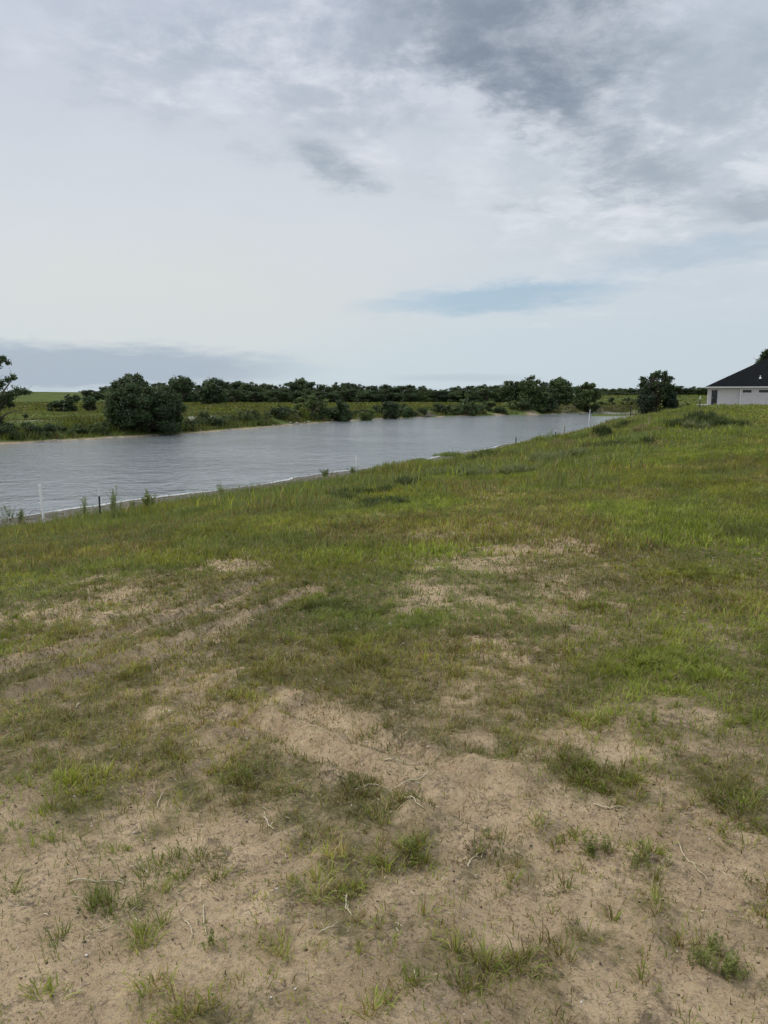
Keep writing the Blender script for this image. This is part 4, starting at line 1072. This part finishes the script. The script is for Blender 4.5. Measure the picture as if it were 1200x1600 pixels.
shore_weed(760, 699, 716, 50, 'dark leafy clump on the shore slope, middle right', 10, G_DARK * 1.3)
shore_weed(708, 700, 716, 34, 'light green leafy clump left of the dark one on the shore slope', 11, np.array([.14, .18, .05]))
shore_weed(860, 669, 684, 26, 'leafy clump on the crest beside the short dark post', 12, G_DARK * 1.6)
shore_weed(965, 652, 668, 40, 'bushy dark clump on the crest near the lake head', 13, G_DARK * 1.4)

# ------------------------------------------------------------------ posts and stakes
M_white = simple('white_plastic', (.78, .78, .76), .4, .06, 20)
M_wtip = simple('white_paint', (.76, .76, .74), .5, .08, 20)
M_steel = simple('dark_green_steel', (.022, .026, .022), .55, .3, 30)
M_wood = simple('weathered_stake', (.30, .25, .18), .85, .25, 20)
def t_post(px, top, base_py, label, dist=None, tip=True, tipfrac=.24, lean=0.0):
    if dist: x = base_xy(px, dist * 1.01); y = dist; z = gz(x, y); H = (618 - top) * y / FPX + CAM_Z - z
    else:
        x, y, z = ground_pt(px, base_py, 8); H = (base_py - top) * y / FPX + .03
    w = max(.05, .0013 * y); t = thing('t_post', label, 'post', (x, y, z)); t.rotation_euler = (0, lean, 0.3)
    zt = H * (1 - tipfrac) if tip else H
    mb = MB(); mb.box(-w / 2, w / 2, -.006, .0, -.3, zt); mb.box(-.004, .004, .001, w * .7, -.3, zt)
    k = int(zt / .055)
    for i in range(k): mb.box(-.006, .006, -.013, -.0065, i * .055 + .02, i * .055 + .04)
    mb.build('post', M_steel, t)
    if tip:
        mb = MB(); mb.box(-w / 2, w / 2, -.0065, .0005, zt, H); mb.box(-.0045, .0045, .0012, w * .7, zt, H); mb.build('painted_tip', M_wtip, t)
def stake(px, top, base_py, label, dist=None, lean=0.0, mat=None, r=None, cap=True, cat='stake', group=None, rmin=None):
    if dist: x = base_xy(px, dist * 1.01); y = dist; z = gz(x, y); H = (618 - top) * y / FPX + CAM_Z - z
    else: x, y, z = ground_pt(px, base_py, 8); H = (base_py - top) * y / FPX + .03
    r = rmin if rmin else max(r or .014, .0007 * y)
    t = thing('marker_stake', label, cat, (x, y, z), group); t.rotation_euler = (0, lean, 0)
    mb = MB(); mb.tube([(0, 0, -.3), (0, 0, H - .03)], r, 10); mb.build('pipe' if mat is None else 'shaft', mat or M_white, t, smooth=False)
    mb = MB(); mb.tube([(0, 0, H - .03), (0, 0, H - .004), (0, 0, H)], [r * 1.18, r * 1.18, r * .9], 10); mb.build('cap', mat or M_white, t)
stake(69, 758, 820, 'tall white pipe stake, leftmost on the near shore', lean=-.04, r=.036)
t_post(157, 764, 813, 'black steel post with a white tip near the left end of the shore')
stake(557, 712, 742, 'small white stake by the dark spiky clumps at the waterline', r=.014)
stake(675, 700, 714, 'short dark stake at the waterline, middle of the near shore', mat=M_steel, r=.022)
stake(806, 684, 695, 'tiny dark stake at the waterline left of the shore bend', mat=M_steel, r=.022)
t_post(868, 672, 688, 'short dark post with a pale tip on the crest', tipfrac=.2)
stake(880, 666, 684, 'thin pale stake leaning beside the short dark post', mat=M_wood, lean=.12)
stake(919, 640, 666, 'white leaning pipe stake standing out against the far water', lean=.08, rmin=.04)
stake(985, 640, 652, 'thin dark stake on the crest near the lake head', mat=M_steel)
t_post(1093, 620, 641, 'dark steel post with a white tip in front of the house corner', tipfrac=.22)
stake(1014, 652, 668, 'dry pale stake in the tall grass of the crest', mat=M_wood, r=.02)
# thin bent rod looping out of the grass left of the white stake
gx, gy, g_z = ground_pt(62, 812, 8); mpp = gy / FPX
mb = MB(); P = []
for i in range(15):
    t = i / 14 * math.pi; P.append((-math.cos(t) * 13 * mpp, 0.05 * math.sin(t), math.sin(t) * 16 * mpp - .02))
mb.tube(P, [.007 + .002 * (i < 8) for i in range(15)], 6)
tag(mb.build('bent_stem', simple('dark_stem', (.10, .055, .045), .7), loc=(gx - 6 * mpp, gy, g_z), smooth=True), 'thin dark stem arched over in a loop left of the white pipe stake', 'stem')

# ------------------------------------------------------------------ house
def house():
    D = 125.0; X0 = 52.1; zg = 0.12
    hz = gz(58, 127)
    t = thing('house', 'single-storey house with pale grey walls and a black hipped roof', 'house', (X0, D, zg), rz=-R(22.5))
    Mw = simple('pale_siding', (.50, .47, .455), .8, .05, 1.5)
    Mt = simple('white_trim', (.70, .69, .67), .6, .05, 3)
    Mr = simple('black_shingle', (.013, .014, .015), 1.0, .35, 5, bump=.6, spec=0.05)
    Mg = simple('dark_glass', (.012, .013, .015), .12, .2, 1)
    Md = simple('dark_door', (.03, .033, .036), .5, .2, 2)
    Mc = simple('concrete', (.33, .315, .30), .9, .15, 2)
    e = 2.72; s = D / FPX
    xd0, xd1 = .55, 1.42               # porch opening
    xs = 4.75                           # projecting wing starts
    w1 = (5.05, 6.35); w2 = (7.35, 8.75); wz0, wz1 = 1.92, 2.38
    wl = MB()
    wl.box(0, xd0, 0, .35, 0, e)                              # corner pier
    wl.box(xd1, xs, 0, .25, 0, e)                             # main wall
    wl.box(xd0, xd1, 0.003, .25, 2.35, e - .002)              # lintel over the entry
    f = -.28
    xr = 30.0
    wl.box(xs, xr, f, 0.2, 0, wz0); wl.box(xs, xr, f, .2, wz1, e)
    for a, b in ((xs, w1[0]), (w1[1], w2[0]), (w2[1], 11.0), (12.4, xr)): wl.box(a, b, f, .2, wz0, wz1)
    wl.box(xd0, xd1, 1.3, 1.5, 0, 2.6); wl.box(-.0, .2, .36, 14, 0, e); wl.box(xr - .2, xr, .25, 14, 0, e); wl.box(.2, xr - .2, 13.8, 14, 0, e)
    wall = wl.build('wall', Mw, t)
    for i in range(1, 14):
        pass
    fnd = MB(); fnd.box(-1.6, xr + .3, -1.4, 14.2, -.6, -.004); fnd.build('foundation', Mc, t)
    tr = MB(); tr.box(xs - .06, xs + .06, f - .03, f - .002, 0, e - .01); tr.box(-.05, .06, -.03, -.002, 0, e - .01)
    tr.build('corner_trim', Mt, t)
    d = MB(); d.box(xd0 + .03, xd1 - .03, .1, .15, .02, 2.33); dr = d.build('door', Md, t)
    g = MB(); g.box(xd0 + .13, xd1 - .13, .085, .099, .3, 2.15); g.build('pane', Mg, dr)
    g = MB(); g.box(xd0 + .15, xd0 + .18, .04, .084, 1.0, 1.15); g.build('handle', Mt, dr)
    for (a, b) in (w1, w2, (11.0, 12.4)):
        m_ = MB(); m_.box(a - .04, b + .04, f - .03, f - .002, wz1, wz1 + .06); m_.box(a - .04, b + .04, f - .03, f - .002, wz0 - .06, wz0)
        m_.box(a - .04, a, f - .03, f - .002, wz0, wz1); m_.box(b, b + .04, f - .03, f - .002, wz0, wz1)
        wn = m_.build('window', Mt, t); p_ = MB(); p_.box(a, b, -.16, -.13, wz0, wz1); p_.build('pane', Mg, wn)
    # roof: hipped, long shallow hip to the left
    o_ = .45; ze = e + .16; zr = 8.9 - zg
    A = (-o_, -o_ + f, ze); B_ = (xr + o_, -o_ + f, ze); C_ = (xr + o_, 14 + o_, ze); D_ = (-o_, 14 + o_, ze); E_ = (11.2, 7, zr); F_ = (xr - 10, 7, zr)
    r = MB(); r.add([A, B_, C_, D_, E_, F_], [(0, 1, 5, 4), (1, 2, 5), (2, 3, 4, 5), (3, 0, 4), (3, 2, 1, 0)]); roof = r.build('roof', Mr, t)
    fa = MB(); fa.box(-o_, xr + o_, -o_ + f, -o_ + f + .03, e - .02, ze - .004); fa.box(-o_, -o_ + .03, -o_ + f + .031, 14 + o_, e - .02, ze - .004)
    fa.box(-o_ + .031, xr + o_, -o_ + f + .031, 14 + o_ - .03, e + .03, e + .05)
    fa.build('fascia', Mt, t)
    # vent pipe with flashing on the front slope
    def onroof(x, yy): return ze + (zr - ze) * (yy - (-o_ + f)) / (7 - (-o_ + f))
    px_, py_ = 7.5, 1.0; zz = onroof(px_, py_)
    v = MB(); v.tube([(px_, py_, zz - .1), (px_, py_, zz + .42)], [.07, .07], 10); v.tube([(px_, py_ - .1, zz - .15), (px_, py_, zz + .10)], [.24, .1], 10); v.build('vent_pipe', Mt, roof)
house()

print('verts', sum(len(m.vertices) for m in bpy.data.meshes))
